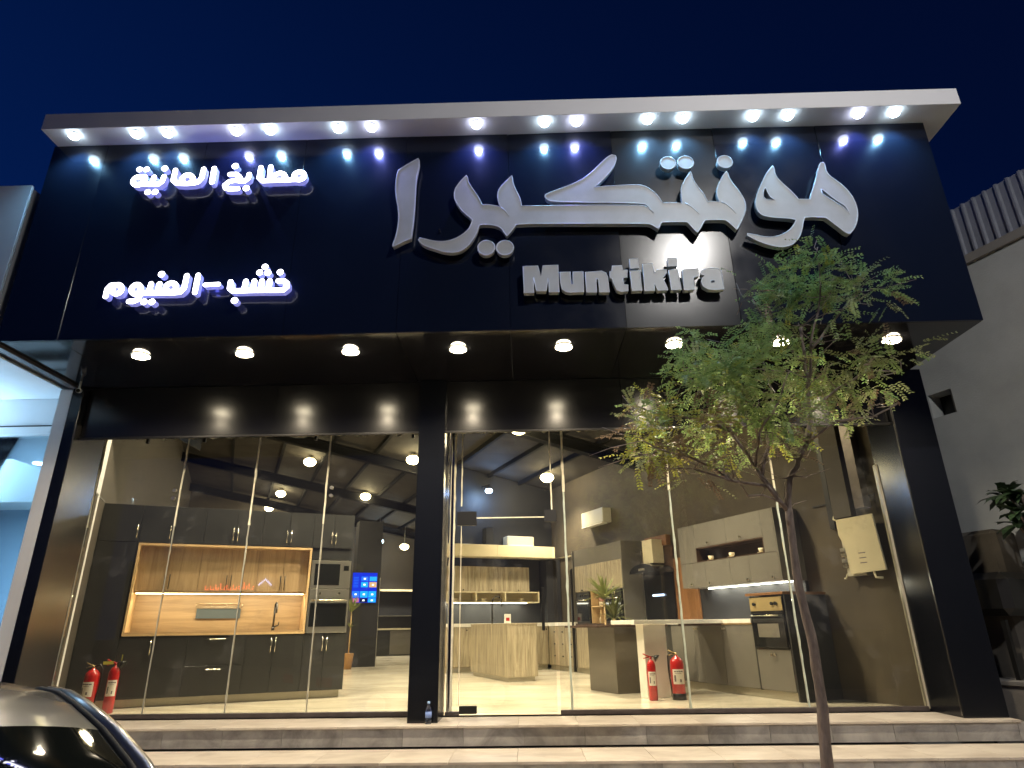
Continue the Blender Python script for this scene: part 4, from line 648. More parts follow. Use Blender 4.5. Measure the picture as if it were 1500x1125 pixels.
# ------------------------------------------------------------------ back kitchen in rustic wood
bk = it('rustic_kitchen', 'rustic pale wood kitchen run with a white worktop facing the glass door', 'kitchen unit', 0, 14.4)
part('base', M['rustic'], bk, (4.3, 6.9, .0, .62, .10, .925)); part('plinth', M['plinth'], bk, (4.3, 6.9, .05, .6, .001, .098))
part('worktop', M['white'], bk, (4.28, 7.40, -.03, .64, .927, 1.0)); part('splashback', M['darkwall'], bk, (4.3, 7.38, .61, .645, 1.001, 1.70))
for a, c in [(4.3, 4.95), (4.95, 5.6), (5.6, 6.25), (6.25, 6.9)]: 
    d = ddoor(bk, a, c, .11, .92, M['rustic'], y=-.02)
    knob(d, c-.06, .86, -.02, 'black', .016)
for a, c in [(4.49, 5.18), (5.18, 5.87), (5.87, 6.56)]:
    d = ddoor(bk, a, c, 1.70, 2.26, M['rustic'], y=.25); knob(d, (a+c)/2+.05, 1.73, .25, 'black', .016)
part('upper_cabinet', M['rustic'], bk, (4.49, 6.56, .272, .60, 1.70, 2.26))
part('open_shelf', M['cream'], bk, (4.49, 6.82, .25, .60, 1.675, 1.698), (4.49, 6.82, .25, .60, 1.45, 1.472), (4.49, 4.515, .25, .6, 1.4721, 1.6749), (5.20, 5.225, .25, .6, 1.4721, 1.6749), (5.93, 5.955, .25, .6, 1.4721, 1.6749), (6.795, 6.82, .25, .6, 1.4721, 1.6749), (4.516, 6.79, .58, .6, 1.473, 1.674))
b = B(); b.box(4.55, 6.5, .28, .30, 1.436, 1.449); b.build('led_strip', M['strip_c'], bk)
for k in range(4): light('led_light', 'AREA', (4.8+.5*k, .35, 1.43), 5, (1, .9, .65), bk, size=.4)
part('side_panel', M['darkwall'], bk, (7.0, 7.38, .2, .6, 1.001, 2.45))
pe = it('ceiling_pelmet', 'long cream box beam above the rustic kitchen', 'beam', 0, 14.4); part('box', M['cream'], pe, (4.0, 5.63, -.02, .5, 2.47, 2.735), (5.633, 7.14, -.02, .5, 2.47, 2.735), bev=.003)
ac2 = it('air_conditioner', 'smaller cream air conditioner sitting above the cream beam', 'air conditioner', 6.40, 14.86, 2.74)
part('body', M['plastic'], ac2, (-.36, .36, -.12, .19, 0, .27), bev=.02); part('flap', M['white'], ac2, (-.32, .32, -.128, -.122, .01, .06))
spk = it('loudspeaker', 'black loudspeaker on the dark wall above the cream beam', 'speaker', 5.6, 14.86, 2.78); part('body', M['black'], spk, (-.1, .1, -.06, .18, 0, .42), bev=.01); part('grille', M['dark_metal'], spk, (-.085, .085, -.066, -.061, .02, .40))
bl = it('flood_lamp', 'bright blue white lamp high on the dark wall', 'lamp', 5.50, 14.6, 4.10)
b = B(); b.lathe([(.02, .12), (.07, .06), (.085, 0), (.08, -.01)], n=18); b.build('housing', M['black'], bl)
b = B(); b.lathe([(.075, -.011), (.085, -.05), (.05, -.09), (.005, -.10)], n=18); b.build('lens', M['lamp_b'], bl)
b = B(); b.cyl((0, .0, .10), (0, .45, .14), .02, n=8); b.build('bracket', M['black'], bl)
light('flood_beam', 'POINT', (0, -.12, -.12), 45, (.30, .52, 1.0), bl, shadow_soft_size=.08)
tp2 = it('kitchen_tap', 'tall black goose neck tap on the rustic island', 'tap', 5.05, 13.2, .985)
b = B(); b.cyl((0, 0, 0), (0, 0, .42), .016, n=10); b.tube([(0, 0, .42), (0.02, 0, .49), (.08, 0, .53), (.16, 0, .53), (.20, 0, .48), (.215, 0, .34)], .013); b.build('spout', M['black'], tp2)
b = B(); b.cyl((0, 0, .08), (.0, -.09, .12), .008, n=8); b.build('lever', M['black'], tp2)
tg = it('desk_sign', 'small white card with red print on the white worktop', 'card', 5.95, 14.55, 1.0); part('card', M['paper'], tg, (-.08, .08, 0, .012, 0, .20)); part('print', M['red'], tg, (-.045, .045, -.002, -.0005, .05, .12))
bw = 'cream bowl on the open shelf, '
for x, q in ((4.75, 'left bay'), (5.45, 'middle bay'), (6.4, 'right bay')):
    c = it('bowl', bw+q, 'bowl', x, 14.8, 1.4725, 'bowls on the open shelf'); b = B(); b.lathe([(.05, 0), (.09, .012), (.09, .016), (.045, .02), (.07, .08), (.062, .08), (.03, .03)], n=14); b.build('bowl', M['cup'], c)
isl = it('kitchen_island', 'rustic wood kitchen island in the middle of the floor', 'kitchen island', 0, 0)
part('end_panel', M['rustic'], isl, (4.71, 5.27, 11.50, 11.52, .08, .96), bev=.002); part('side_panel', M['rustic'], isl, (4.69, 4.708, 11.50, 13.5, .08, .96), (5.272, 5.29, 11.5, 13.5, .08, .96)); part('core', M['rustic'], isl, (4.71, 5.27, 11.53, 13.48, .08, .95)); part('top', M['rustic'], isl, (4.685, 5.295, 11.49, 13.52, .961, .982)); part('plinth', M['plinth'], isl, (4.73, 5.25, 11.55, 13.45, .001, .079))

# ------------------------------------------------------------------ run along the right wall, far part
rr = it('wall_kitchen_run', 'tall grey and rustic wood units with two ovens on the right wall', 'kitchen unit', 6.9, 0)
RM = lambda s0, s1, t0, t1, z0, z1: (s0-6.9, s1-6.9, t0, t1, z0, z1)
part('base', M['rustic'], rr, RM(6.9, 7.4, 11.05, 14.36, .10, .925)); part('plinth', M['plinth'], rr, RM(6.94, 7.4, 11.05, 14.36, .001, .098)); part('worktop', M['darkwood'], rr, RM(6.87, 7.4, 11.0, 12.95, .927, .965)); part('worktop', M['white'], rr, RM(6.87, 7.4, 12.96, 14.33, .927, 1.0))
part('top_panel', M['cab_l'], rr, RM(6.9, 7.4, 11.0, 12.98, 2.14, 2.48)); part('upper_cabinet', M['rustic'], rr, RM(6.92, 7.4, 11.02, 12.96, 1.60, 2.138)); part('side_panel', M['cab_l'], rr, RM(6.88, 7.4, 12.99, 13.02, 0.1, 2.48), RM(6.88, 7.4, 10.96, 10.99, .1, 2.48)); part('post', M['black'], rr, RM(6.84, 6.90, 13.03, 13.07, .02, 2.1))
for a, c in [(11.02, 11.66), (11.66, 12.30), (12.30, 12.96)]:
    b = B(); b.box(0, .02, a+.002, c-.002, 1.602, 2.136, .002); d = b.build('door', M['rustic'], rr); b = B(); b.cyl((0, (a+c)/2, 1.63), (-.03, (a+c)/2, 1.63), .014, n=8); b.build('knob', M['black'], d)
for k, t in enumerate((13.3, 13.7, 14.1)):
    b = B(); b.box(-.018, -.002, t-.19, t+.19, .11, .92, .002); d = b.build('door', M['rustic'], rr)
    for z in (.8, .55, .3): b = B(); b.cyl((-.018, t-.1, z), (-.045, t-.1, z), .014, n=8); b.build('knob', M['black'], d)
for a, c in ((11.1, 11.7), (11.7, 12.3), (12.3, 12.9)):
    b = B(); b.box(-.018, -.002, a+.003, c-.003, .11, .92, .002); b.build('door', M['rustic'], rr)
part('open_shelf', M['oakedge'], rr, RM(6.91, 7.38, 11.72, 11.74, .966, 1.598), RM(6.91, 7.38, 12.28, 12.30, .966, 1.598), RM(6.91, 7.38, 11.741, 12.279, 1.28, 1.30), RM(7.2, 7.38, 11.741, 12.279, 1.301, 1.597), RM(6.95, 7.38, 12.0, 12.02, .966, 1.279), RM(7.2, 7.38, 11.741, 11.99, .966, 1.279), RM(7.2, 7.38, 12.03, 12.279, .966, 1.279))
for a, c, lab in [(11.06, 11.70, 'black oven with three pale knobs right of the open jar shelf'), (12.32, 12.90, 'black oven left of the open jar shelf')]:
    o = it('oven', lab, 'oven', 6.9, (a+c)/2, .966); hw = (c-a)/2
    part('body', M['black'], o, (-.015, .4, -hw+.01, hw-.01, 0, .62), bev=.004); part('window', M['blackglass'], o, (-.022, -.016, -hw+.04, hw-.04, .04, .43)); b = B(); b.cyl((-.06, -hw+.06, .46), (-.06, hw-.06, .46), .01, n=8); b.box(-.06, -.015, -hw+.08, -hw+.10, .452, .468); b.box(-.06, -.015, hw-.10, hw-.08, .452, .468); b.build('handle', M['nickel'], o)
    for q in (-.1, 0, .1): b = B(); b.cyl((-.015, q, .55), (-.04, q, .55), .022, n=12); b.build('knob', M['nickel'] if a < 12 else M['dark_metal'], o)
for t, m, q in ((11.86, 'pink', 'nearer the right oven'), (12.12, 'pink', 'nearer the left oven')):
    j = it('jar', 'pink lidded jar on the middle shelf, '+q, 'jar', 7.06, t, 1.301, 'jars on the open shelf'); b = B(); b.lathe([(.05, 0), (.055, .01), (.055, .08), (.04, .09)], n=14); b.build('body', M['cup'], j); b = B(); b.lathe([(.052, .085), (.052, .14), (.03, .15)], n=14); b.build('lid', M['pink'], j)
for t, q in ((11.85, 'under the right jar'), (12.15, 'under the left jar')):
    j = it('jar', 'small cream jar on the lowest shelf, '+q, 'jar', 7.06, t, .966, 'small jars on the lowest shelf'); b = B(); b.lathe([(.045, 0), (.05, .01), (.05, .10), (.03, .12), (.03, .14)], n=14); b.build('body', M['cup'], j)
# cooker wall with hood
cw = it('cooker_niche', 'dark cooker niche under the black hood on the right wall', 'kitchen unit', 7.0, 0)
part('back_panel', M['darkwood'], cw, (.34, .40, 9.95, 10.94, 1.0, 2.30)); part('splashback', M['blackglass'], cw, (.325, .338, 9.98, 10.92, 1.0, 1.82)); part('base', M['cab'], cw, (0, .4, 9.33, 10.94, .1, .925)); part('plinth', M['plinth'], cw, (.05, .4, 9.33, 10.94, .001, .098)); part('worktop', M['white'], cw, (-.03, .4, 9.33, 10.94, .927, .98)); part('side_trim', M['steel'], cw, (.31, .335, 10.925, 10.94, 1.0, 2.28))
part('wood_panel', M['redwood'], cw, (.33, .40, 9.31, 9.94, 1.0, 2.05)); part('wood_panel', M['redwood'], cw, (.30, .40, 10.05, 10.75, 2.31, 2.50))
hd = it('cooker_hood', 'black curved cooker hood with a cream chimney box', 'cooker hood', 7.33, 10.35, 1.80)
b = B()
for k in range(10):
    a0, a1 = math.pi*k/10, math.pi*(k+1)/10
    p = lambda a, r: (-.42, -r*math.cos(a), .02+.16*math.sin(a))
    q = lambda a, r: (0, -r*math.cos(a), .02+.16*math.sin(a))
    b.poly([p(a0, .42), p(a1, .42), q(a1, .42), q(a0, .42)]); b.poly([(-.42, 0, .02), p(a0, .42), p(a1, .42)])
b.poly([(-.42, -.42, .02), (-.42, .42, .02), (0, .42, .02), (0, -.42, .02)]); b.build('canopy', M['blackglass'], hd)
part('chimney', M['cream'], hd, (-.26, -.01, -.16, .16, .19, .62), bev=.004); part('lamp_strip', M['steel'], hd, (-.424, -.421, -.1, .1, .06, .10))
ul = it('hood_reflection', 'short blue white glowing strip imitating a reflection in the black splashback', 'strip light', 7.30, 10.45, 1.42); b = B(); b.box(-.01, .015, -.17, .17, 0, .035, .003); b.build('tube', emis('pale_blue_reflection', (.6, .75, 1.0), 3.0), ul)  # glowing strip imitates the led reflection in the black glass

# ------------------------------------------------------------------ near right kitchen
nk = it('corner_kitchen_wall_units', 'grey wall cupboards with a dark open niche on the right wall', 'wall cabinet', 6.95, 0)
G = M['cab_l']
part('carcass', G, nk, (.02, .44, 7.02, 7.255, 1.482, 2.472), (.02, .44, 8.785, 9.22, 1.482, 2.472), (.02, .44, 7.255, 8.785, 1.482, 1.868), (.02, .44, 7.255, 8.785, 2.095, 2.472))
part('end_panel', G, nk, (0, .45, 6.995, 7.018, 1.478, 2.476), bev=.001)
part('niche', M['darkwood'], nk, (.25, .44, 7.26, 8.78, 1.87, 2.093), (.0, .25, 7.256, 7.272, 1.87, 2.093), (0, .25, 8.768, 8.784, 1.87, 2.093), (0, .25, 7.2721, 8.7679, 2.078, 2.093), (0, .25, 7.2721, 8.7679, 1.87, 1.880))
def sdoor(par, m, t0, t1, z0, z1, s=0.0, kn=None):
    b = B(); b.box(s, s+.019, t0+.0015, t1-.0015, z0+.0015, z1-.0015, .0015); d = b.build('door', m, par)
    for k in (kn or []):
        b = B(); b.cyl((s, k[0], k[1]), (s-.014, k[0], k[1]), .006, n=8); b.cyl((s-.014, k[0], k[1]), (s-.03, k[0], k[1]), .012, .017, n=12); b.build('knob', M['nickel'], d)
for a, c, k in [(7.02, 7.255, None), (7.255, 8.02, (7.70, 2.15)), (8.02, 8.785, (8.45, 2.15)), (8.785, 9.22, None)]:
    sdoor(nk, G, a, c, 2.096 if k else 1.868, 2.474, kn=[k] if k else None)
for a, c, k in [(7.02, 7.60, (7.15, 1.53)), (7.60, 8.02, (7.55+.1, 1.53)), (8.02, 8.60, (8.5, 1.53)), (8.60, 9.22, (8.95, 1.53))]: sdoor(nk, G, a, c, 1.482, 1.866, kn=[k])
b = B(); b.box(.30, .32, 7.08, 8.95, 1.466, 1.477); b.build('led_strip', M['strip_c'], nk)
for k in range(4): light('led_light', 'AREA', (.28, 7.3+.5*k, 1.46), 5, (1, .92, .74), nk, size=.4)
for t, q in ((7.42, 'nearest the window'), (8.06, 'in the middle'), (8.55, 'farthest from the window')):
    c = it('cup', 'cream cup and saucer in the dark niche, '+q, 'cup', 7.05, t, 1.8805, 'cups in the dark niche')
    b = B(); b.lathe([(.03, 0), (.06, .010), (.062, .014), (.03, .012)], n=18); b.build('saucer', M['cup'], c)
    b = B(); b.lathe([(.022, .0145), (.036, .03), (.044, .075), (.040, .075), (.03, .03)], n=18); b.tube([(.0, -.042, .065), (0, -.062, .06), (0, -.062, .035), (0, -.038, .03)], .005, 6); b.build('bowl', M['cup'], c)
nb = it('corner_kitchen_counter', 'grey base cupboards and oven housing on the right wall behind the tree', 'kitchen unit', 6.67, 0)
part('carcass', G, nb, (.02, .72, 7.40, 9.30, .105, .925), (.02, .70, 6.77, 7.38, .105, .61), (.3, .7, 6.77, 7.38, .61, 1.27)); part('end_panel', M['cab'], nb, (0, .72, 6.735, 6.76, .002, 1.28), bev=.001); part('end_panel', M['cab'], nb, (0, .72, 7.381, 7.398, .1, 1.26))
part('plinth', M['plinth'], nb, (.05, .07, 6.77, 9.28, .001, .10)); part('worktop', M['white'], nb, (-.02, .72, 7.40, 9.32, .935, .99)); part('edge_strip', M['oakedge'], nb, (-.006, .02, 7.40, 8.7, .915, .934)); part('oven_top', M['redwood'], nb, (-.04, .72, 6.72, 7.42, 1.281, 1.315), bev=.002)
for a, c, kk in [(7.40, 8.05, [(7.95, .86), (8.00, .86)]), (8.05, 8.70, [(8.60, .86), (8.65, .86)]), (8.70, 9.28, None)]: sdoor(nb, G, a, c, .11, .912, kn=kk)
sdoor(nb, G, 6.77, 7.38, .11, .605, kn=[(7.03, .54), (7.09, .54)])
part('wall_lining', M['darkwall'], nb, (.68, .735, 7.0, 9.3, .991, 1.478)); 
no = it('oven', 'oven with brass coloured control panel in the grey housing behind the tree', 'oven', 6.67, 7.075, .612)
part('body', M['black'], no, (-.01, .28, -.30, .30, 0, .66), bev=.003); part('control_panel', M['gold'], no, (-.024, -.011, -.295, .295, .47, .645), bev=.002); part('door', M['blackglass'], no, (-.028, -.011, -.295, .295, .015, .44), bev=.003); part('window', M['steel'], no, (-.0305, -.0285, -.19, .19, .14, .31))
for q in (-.2, -.13, .2): b = B(); b.cyl((-.024, q, .56), (-.05, q, .56), .022, n=12); b.build('knob', M['black'], no)
b = B(); b.cyl((-.065, -.25, .41), (-.065, .25, .41), .009, n=8); b.box(-.065, -.02, -.235, -.22, .403, .417); b.box(-.065, -.02, .22, .235, .403, .417); b.build('handle', M['nickel'], no)
# breakfast bar
bar = it('breakfast_bar', 'white topped breakfast bar on a cream end leg', 'counter', 0, 0)
part('top', M['white'], bar, (5.14, 6.645, 7.98, 8.60, .936, .99), bev=.003); part('leg', M['white'], bar, (5.30, 5.67, 8.02, 8.20, .001, .934), bev=.003); part('edge_strip', M['darkwood'], bar, (5.9, 6.64, 8.0, 8.03, .905, .934))
pn = it('dark_peninsula', 'dark grey counter block with thin brown top left of the breakfast bar', 'counter', 0, 0)
part('block', M['pen'], pn, (5.285, 5.70, 8.765, 9.57, .001, .895), bev=.002); part('top', M['darkwood'], pn, (4.97, 6.2, 8.70, 9.75, .897, .93), bev=.002)

# ------------------------------------------------------------------ things on the right wall
ac = it('air_conditioner', 'cream wall air conditioner high on the brown right wall', 'air conditioner', 7.415, 12.55, 2.98)
part('body', M['plastic'], ac, (-.225, 0, -.46, .50, .04, .36), bev=.015); part('flap', M['white'], ac, (-.245, -.10, -.43, .47, .012, .036), bev=.004); part('outlet', M['dark_metal'], ac, (-.20, -.05, -.42, .46, .0375, .0395))
cp = it('conduit', 'thin pale conduit running along the brown right wall', 'conduit', 7.39, 0, 2.47); b = B(); b.cyl((0, 10.2, .0), (0, 14.8, .03), .016, n=8); b.box(-.02, .02, 11.0, 11.9, -.05, -.03); b.build('pipe', M['cream'], cp)
wb = it('wall_bulb', 'small glowing bulb on the conduit of the right wall', 'lamp', 7.33, 11.85, 2.50); b = B(); b.lathe([(.01, -.06), (.04, -.03), (.045, 0), (.03, .035), (.01, .05)], n=14); b.build('bulb', emis('bulb_warm', (1, .85, .5), 18), wb); b = B(); b.cyl((0, 0, .04), (.06, 0, .04), .012, n=8); b.build('holder', M['plastic'], wb)
eb = it('breaker_box', 'open cream electrical breaker box hanging on the right wall near the glass', 'electrical box', 7.42, 5.95, 1.48)
part('backbox', M['plastic'], eb, (-.10, 0, .02, .30, .0, .52), bev=.003)
b = B(); pr = [(-.27, .05), (.20, 0), (.02+.2, .44), (.25, .52), (.27, .74), (-.27, .74)]
pr = [(-.29, .04), (.22, .02), (.24, .38), (.30, .52), (.30, .72), (-.25, .72)]
v0 = [b.bm.verts.new((-.135, y, z)) for y, z in pr]; v1 = [b.bm.verts.new((-.112, y, z)) for y, z in pr]
b.bm.faces.new(v0); b.bm.faces.new(v1[::-1])
for i in range(len(pr)): j = (i+1) % len(pr); b.bm.faces.new((v0[i], v1[i], v1[j], v0[j]))
b.build('cover', M['cream'], eb)
for k, z in enumerate((.10, .17, .24, .31)): part('switch', M['steel'] if k % 2 else M['nickel'], eb, (-.128, -.10, .245, .33, z, z+.045), bev=.003)
for z in (.14, .20, .26): part('label_strip', M['print'], eb, (-.1375, -.1355, -.05, .05, z, z+.012))
b = B(); b.tube([(-.1, .3, .70), (-.1, .36, .74), (-.05, .38, .80), (-.02, .38, .95)], .012, 8); b.tube([(-.11, -.1, .03), (-.12, -.12, -.04), (-.1, -.2, -.05)], .014, 8); b.tube([(-.1, .3, .03), (-.1, .34, -.03), (-.1, .36, -.02)], .01, 8); b.build('cable', M['cream'], eb)
du = it('wall_duct', 'grey upright steel duct on the right wall above the breaker box', 'duct', 7.415, 0)
part('duct', M['iwall_l'], du, (-.10, 0, 6.02, 6.30, 2.22, 4.25)); part('duct', M['frame'], du, (-.13, 0, 5.78, 5.92, 2.3, 4.25)); part('duct', M['dark_metal'], du, (-.06, 0, 6.34, 6.42, 2.1, 4.25))
wp = it('wall_line_trim', 'thin dark trim line along the lower right wall', 'trim', 7.415, 0); part('strip', M['dark_metal'], wp, (-.015, 0, 5.7, 6.7, 2.44, 2.46))

# ------------------------------------------------------------------ showroom lamps
lab = ['above the charcoal kitchen in the left window', 'right of the tall charcoal unit', 'left of the pair over the charcoal kitchen, nearer', 'lower left one just above the charcoal kitchen', 'partly behind the central pillar', 'beside the right edge of the glass door', 'far one in cool white over the screen', 'far one in warm white beside the pillar']
lp = [(1.4, 16.77, 5.02), (3.32, 19.36, 4.72), (1.02, 21.76, 5.1), (.82, 24.87, 5.14), (3.5, 14.34, 4.68), (6.35, 13.05, 4.2), (4.72, 24.0, 3.99), (5.68, 24.0, 3.83)]
hid = [(-.6, 10.0, 5.25), (.9, 9.3, 5.1), (2.4, 8.7, 4.85), (3.9, 8.6, 4.6), (5.4, 7.7, 4.3), (4.6, 10.6, 4.5), (.6, 12.9, 5.2)]
for i, (s, t, z) in enumerate(lp+hid):
    if i < 6 and i != 3:
        for _ in range(4):
            kk = (RZ(s)-.10-EYE)/(z-EYE); s, t, z = s*kk, t*kk, RZ(s)-.10
    l = lab[i] if i < len(lab) else ['high over the left window', 'high behind the second glass pane', 'high behind the third glass pane', 'high behind the glass door', 'high behind the right window', 'high over the breakfast bar', 'high over the charcoal kitchen'][i-len(lab)]
    o = it('ceiling_lamp', 'showroom ceiling lamp '+l, 'ceiling lamp', s, t, z, 'lamps under the showroom roof')
    zr = RZ(s)-z
    b = B(); b.cyl((0, 0, .05), (0, 0, max(.1, zr)), .005, n=6); b.lathe([(.02, .07), (.08, .05), (.11, 0), (.10, 0)], n=18); b.build('shade', M['plastic'], o)
    b = B(); b.lathe([(.10, -.001), (.15, -.04), (.16, -.09), (.12, -.15), (.06, -.18), (.01, -.185)], n=18); b.build('bulb', M['lamp_b'] if i == 6 else M['lamp_i'], o)
    light('lamp_glow', 'SPOT', (0, 0, -.26), (460 if i != 6 else 60), (1.0, .835, .58) if i != 6 else (.5, .65, 1), o, shadow_soft_size=.12, spot_size=math.radians(128), spot_blend=.8)
    light('lamp_spill', 'POINT', (0, 0, -.3), 16, (1.0, .82, .54), o, shadow_soft_size=.12)

# ================================================================== small things in the showroom and on the step
def extinguisher(x, y, z, r, h, label, co2, rz, skirt=False, hs=1):
    t = thing('fire_extinguisher', label, 'fire extinguisher', (x, y, z), rz)
    b = B(); b.lathe([(r*.92, 0), (r, .012), (r, h*.72), (r*.92, h*.79), (r*.6, h*.85), (r*.28, h*.875), (r*.25, h*.90)], n=24); b.build('cylinder', M['red'], t)
    if skirt: b = B(); b.lathe([(r*1.015, .001), (r*1.02, h*.13), (r*.99, h*.131)], n=24); b.build('skirt', M['black'], t)
    b = B(); n = 12; a0 = -.95
    for i in range(n):
        a, c = a0+1.9*i/n-math.pi/2, a0+1.9*(i+1)/n-math.pi/2; q = r*1.012
        b.poly([(q*math.cos(a), q*math.sin(a), h*.32), (q*math.cos(c), q*math.sin(c), h*.32), (q*math.cos(c), q*math.sin(c), h*.62), (q*math.cos(a), q*math.sin(a), h*.62)])
    l = b.build('label', M['paper'], t)
    b = B(); q = r*1.02
    for z0, z1, a0, a1 in ((.56, .585, -.7, .7), (.53, .538, -.6, .4), (.37, .50, -.75, -.45), (.36, .42, .1, .35)):
        for i in range(5):
            a, c = a0+(a1-a0)*i/5-math.pi/2, a0+(a1-a0)*(i+1)/5-math.pi/2
            b.poly([(q*math.cos(a), q*math.sin(a), h*z0), (q*math.cos(c), q*math.sin(c), h*z0), (q*math.cos(c), q*math.sin(c), h*z1), (q*math.cos(a), q*math.sin(a), h*z1)])
    b.build('print', M['print'], l)
    b = B(); b.cyl((0, 0, h*.90), (0, 0, h*.95), .016, n=10); b.tube([(.0, 0, h*.94), (-.05, 0, h*.965), (-.10, 0, h*1.01)], .008, 6); b.tube([(0, 0, h*.93), (-.05, 0, h*.925), (-.095, 0, h*.90)], .007, 6); b.build('valve', M['red'] if co2 else M['gold'], t)
    if co2:
        b = B(); b.tube([(.0, 0, h*.93), (.04, -.01, h*.95), (.06, -.02, h*.94)], .009, 8); b.cyl((.045, -.02, h*.955), (.085, -.035, h*.90), .018, .052, n=18); b.build('horn', M['black'], t)
    else:
        b = B(); b.tube([(hs*.01, 0, h*.93), (hs*r*.8, .01, h*.97), (hs*r*1.2, .02, h*.88), (hs*r*1.25, .02, h*.6), (hs*r*1.1, .01, h*.3), (hs*r*.98, .0, h*.12)], .010, 8); b.build('hose', M['black'], t)
    return t
extinguisher(1.62, 9.31, 0, .058, .56, 'slim red fire extinguisher with black horn beside the cream bar leg', True, 0)
extinguisher(1.97, 9.36, 0, .088, .60, 'wide red fire extinguisher with white label and black foot right of the bar leg', False, 0, True, -1)
e3 = extinguisher(-5.16, 8.55, 0, .062, .60, 'slim red fire extinguisher with yellow tag beside the charcoal kitchen', True, math.pi*.15)
part('tag', M['yellow'], e3, (-.14, -.03, -.02, -.015, .55, .585)); part('tag', M['yellow'], e3, (.05, .06, -.02, -.015, .57, .66))
extinguisher(-5.50, 8.66, 0, .085, .56, 'wide red fire extinguisher at the far left behind the parked car', False, 0)
bt = thing('water_bottle', 'small clear blue water bottle on the step at the foot of the central pillar', 'bottle', (-1.055, 7.345, 0))
b = B(); b.lathe([(.030, 0), (.033, .008), (.033, .05), (.030, .06), (.033, .07), (.033, .12), (.028, .145), (.013, .175), (.012, .19)], n=18); b.build('body', M['clear'], bt)
b = B(); b.lathe([(.0335, .06), (.0335, .115)], n=18); b.build('label', mat('bottle_label', (.18, .28, .62), .4), bt)
b = B(); b.lathe([(.015, .188), (.015, .208), (.012, .21)], n=14); b.build('cap', mat('bottle_cap', (.30, .48, .80), .4), bt)

def fronds(b, c, n, L, wd, droop, rng, up0=.2, up1=1.35):
    for i in range(n):
        a = rng.uniform(0, 2*math.pi); e = rng.uniform(up0, up1); l = L*rng.uniform(.7, 1.1)
        d = Vector((math.cos(a)*math.cos(e), math.sin(a)*math.cos(e), math.sin(e))); side = Vector((-math.sin(a), math.cos(a), 0))
        p = Vector(c); prev = None; k = 5
        for j in range(k+1):
            w_ = wd*math.sin(math.pi*min(.98, (j+.6)/(k+1)))
            cur = (b.bm.verts.new(p-side*w_), b.bm.verts.new(p+side*w_)) if j < k else (b.bm.verts.new(p),)*2
            if prev is not None:
                if j < k: b.bm.faces.new((prev[0], prev[1], cur[1], cur[0]))
                else: b.bm.faces.new((prev[0], prev[1], cur[0]))
            prev = cur; p = p + d*(l/k); d = (d+Vector((0, 0, -droop))).normalized()
rg = random.Random(3)
pl_ = it('dracaena_plant', 'spiky yellow green plant with two leaf heads behind the breakfast bar', 'potted plant', 5.86, 9.95)
b = B(); b.lathe([(.12, .001), (.16, .28), (.17, .30), (.14, .30)], n=18); b.build('pot', M['conc'], pl_)
b = B(); b.tube([(-.02, 0, .28), (-.02, 0, .8), (0, .01, 1.36)], .016, 8); b.tube([(.02, 0, .28), (.06, 0, .6), (.16, 0, 1.04)], .014, 8); b.build('stem', M['oakedge'], pl_)
b = B(); fronds(b, (0, .01, 1.34), 60, .50, .018, .15, rg); fronds(b, (.16, 0, 1.02), 55, .48, .018, .17, rg); b.build('foliage', M['leaf_p'], pl_, fixn=False)
p2 = it('slender_palm', 'thin stemmed plant in a clay pot beside the dark column at the back', 'potted plant', 2.80, 17.2)
b = B(); b.lathe([(.11, .001), (.155, .34), (.16, .36), (.13, .36)], n=4); b.build('pot', M['pot'], p2, rz=math.radians(45))
b = B(); b.tube([(0, 0, .3), (.01, 0, .9), (.0, 0, 1.35)], .016, 8); b.build('stem', M['oakedge'], p2)
b = B(); fronds(b, (0, 0, 1.3), 24, .48, .02, .12, rg, .5, 1.45); fronds(b, (0, 0, .95), 9, .30, .016, .2, rg); b.build('foliage', M['leaf_p'], p2, fixn=False)

# ================================================================== tree in front of the steps
tree = thing('street_tree', 'young street tree with feathery green crown in front of the right window', 'tree', (2.11, 5.3, GROUND))
OFF = Vector((2.11, 5.3, GROUND))
def tb(name, pts, r0, r1, par, n=8, jit=.012, rng=random.Random(11)):
    P = []; pts = [Vector(p)-OFF for p in pts]
    for a, c in zip(pts[:-1], pts[1:]):
        for k in range(3): P.append(a.lerp(c, k/3)+Vector((rng.uniform(-jit, jit), rng.uniform(-jit, jit), 0)))
    P.append(pts[-1]); P[0] = pts[0]
    N = len(P); R = [r0+(r1-r0)*(i/(N-1))**.8 + rng.uniform(-.04, .04)*r0 for i in range(N)]
    b = B(); b.tube(P, R, n); return b.build(name, M['bark'], par)
tb('trunk', [(2.10, 5.3, GROUND+.001), (2.11, 5.3, -.15), (2.15, 5.3, .24), (2.16, 5.3, .51), (2.165, 5.3, .84), (2.13, 5.3, 1.19), (2.135, 5.3, 1.5), (2.15, 5.3, 1.8)], .047, .029, tree, 12, .005)
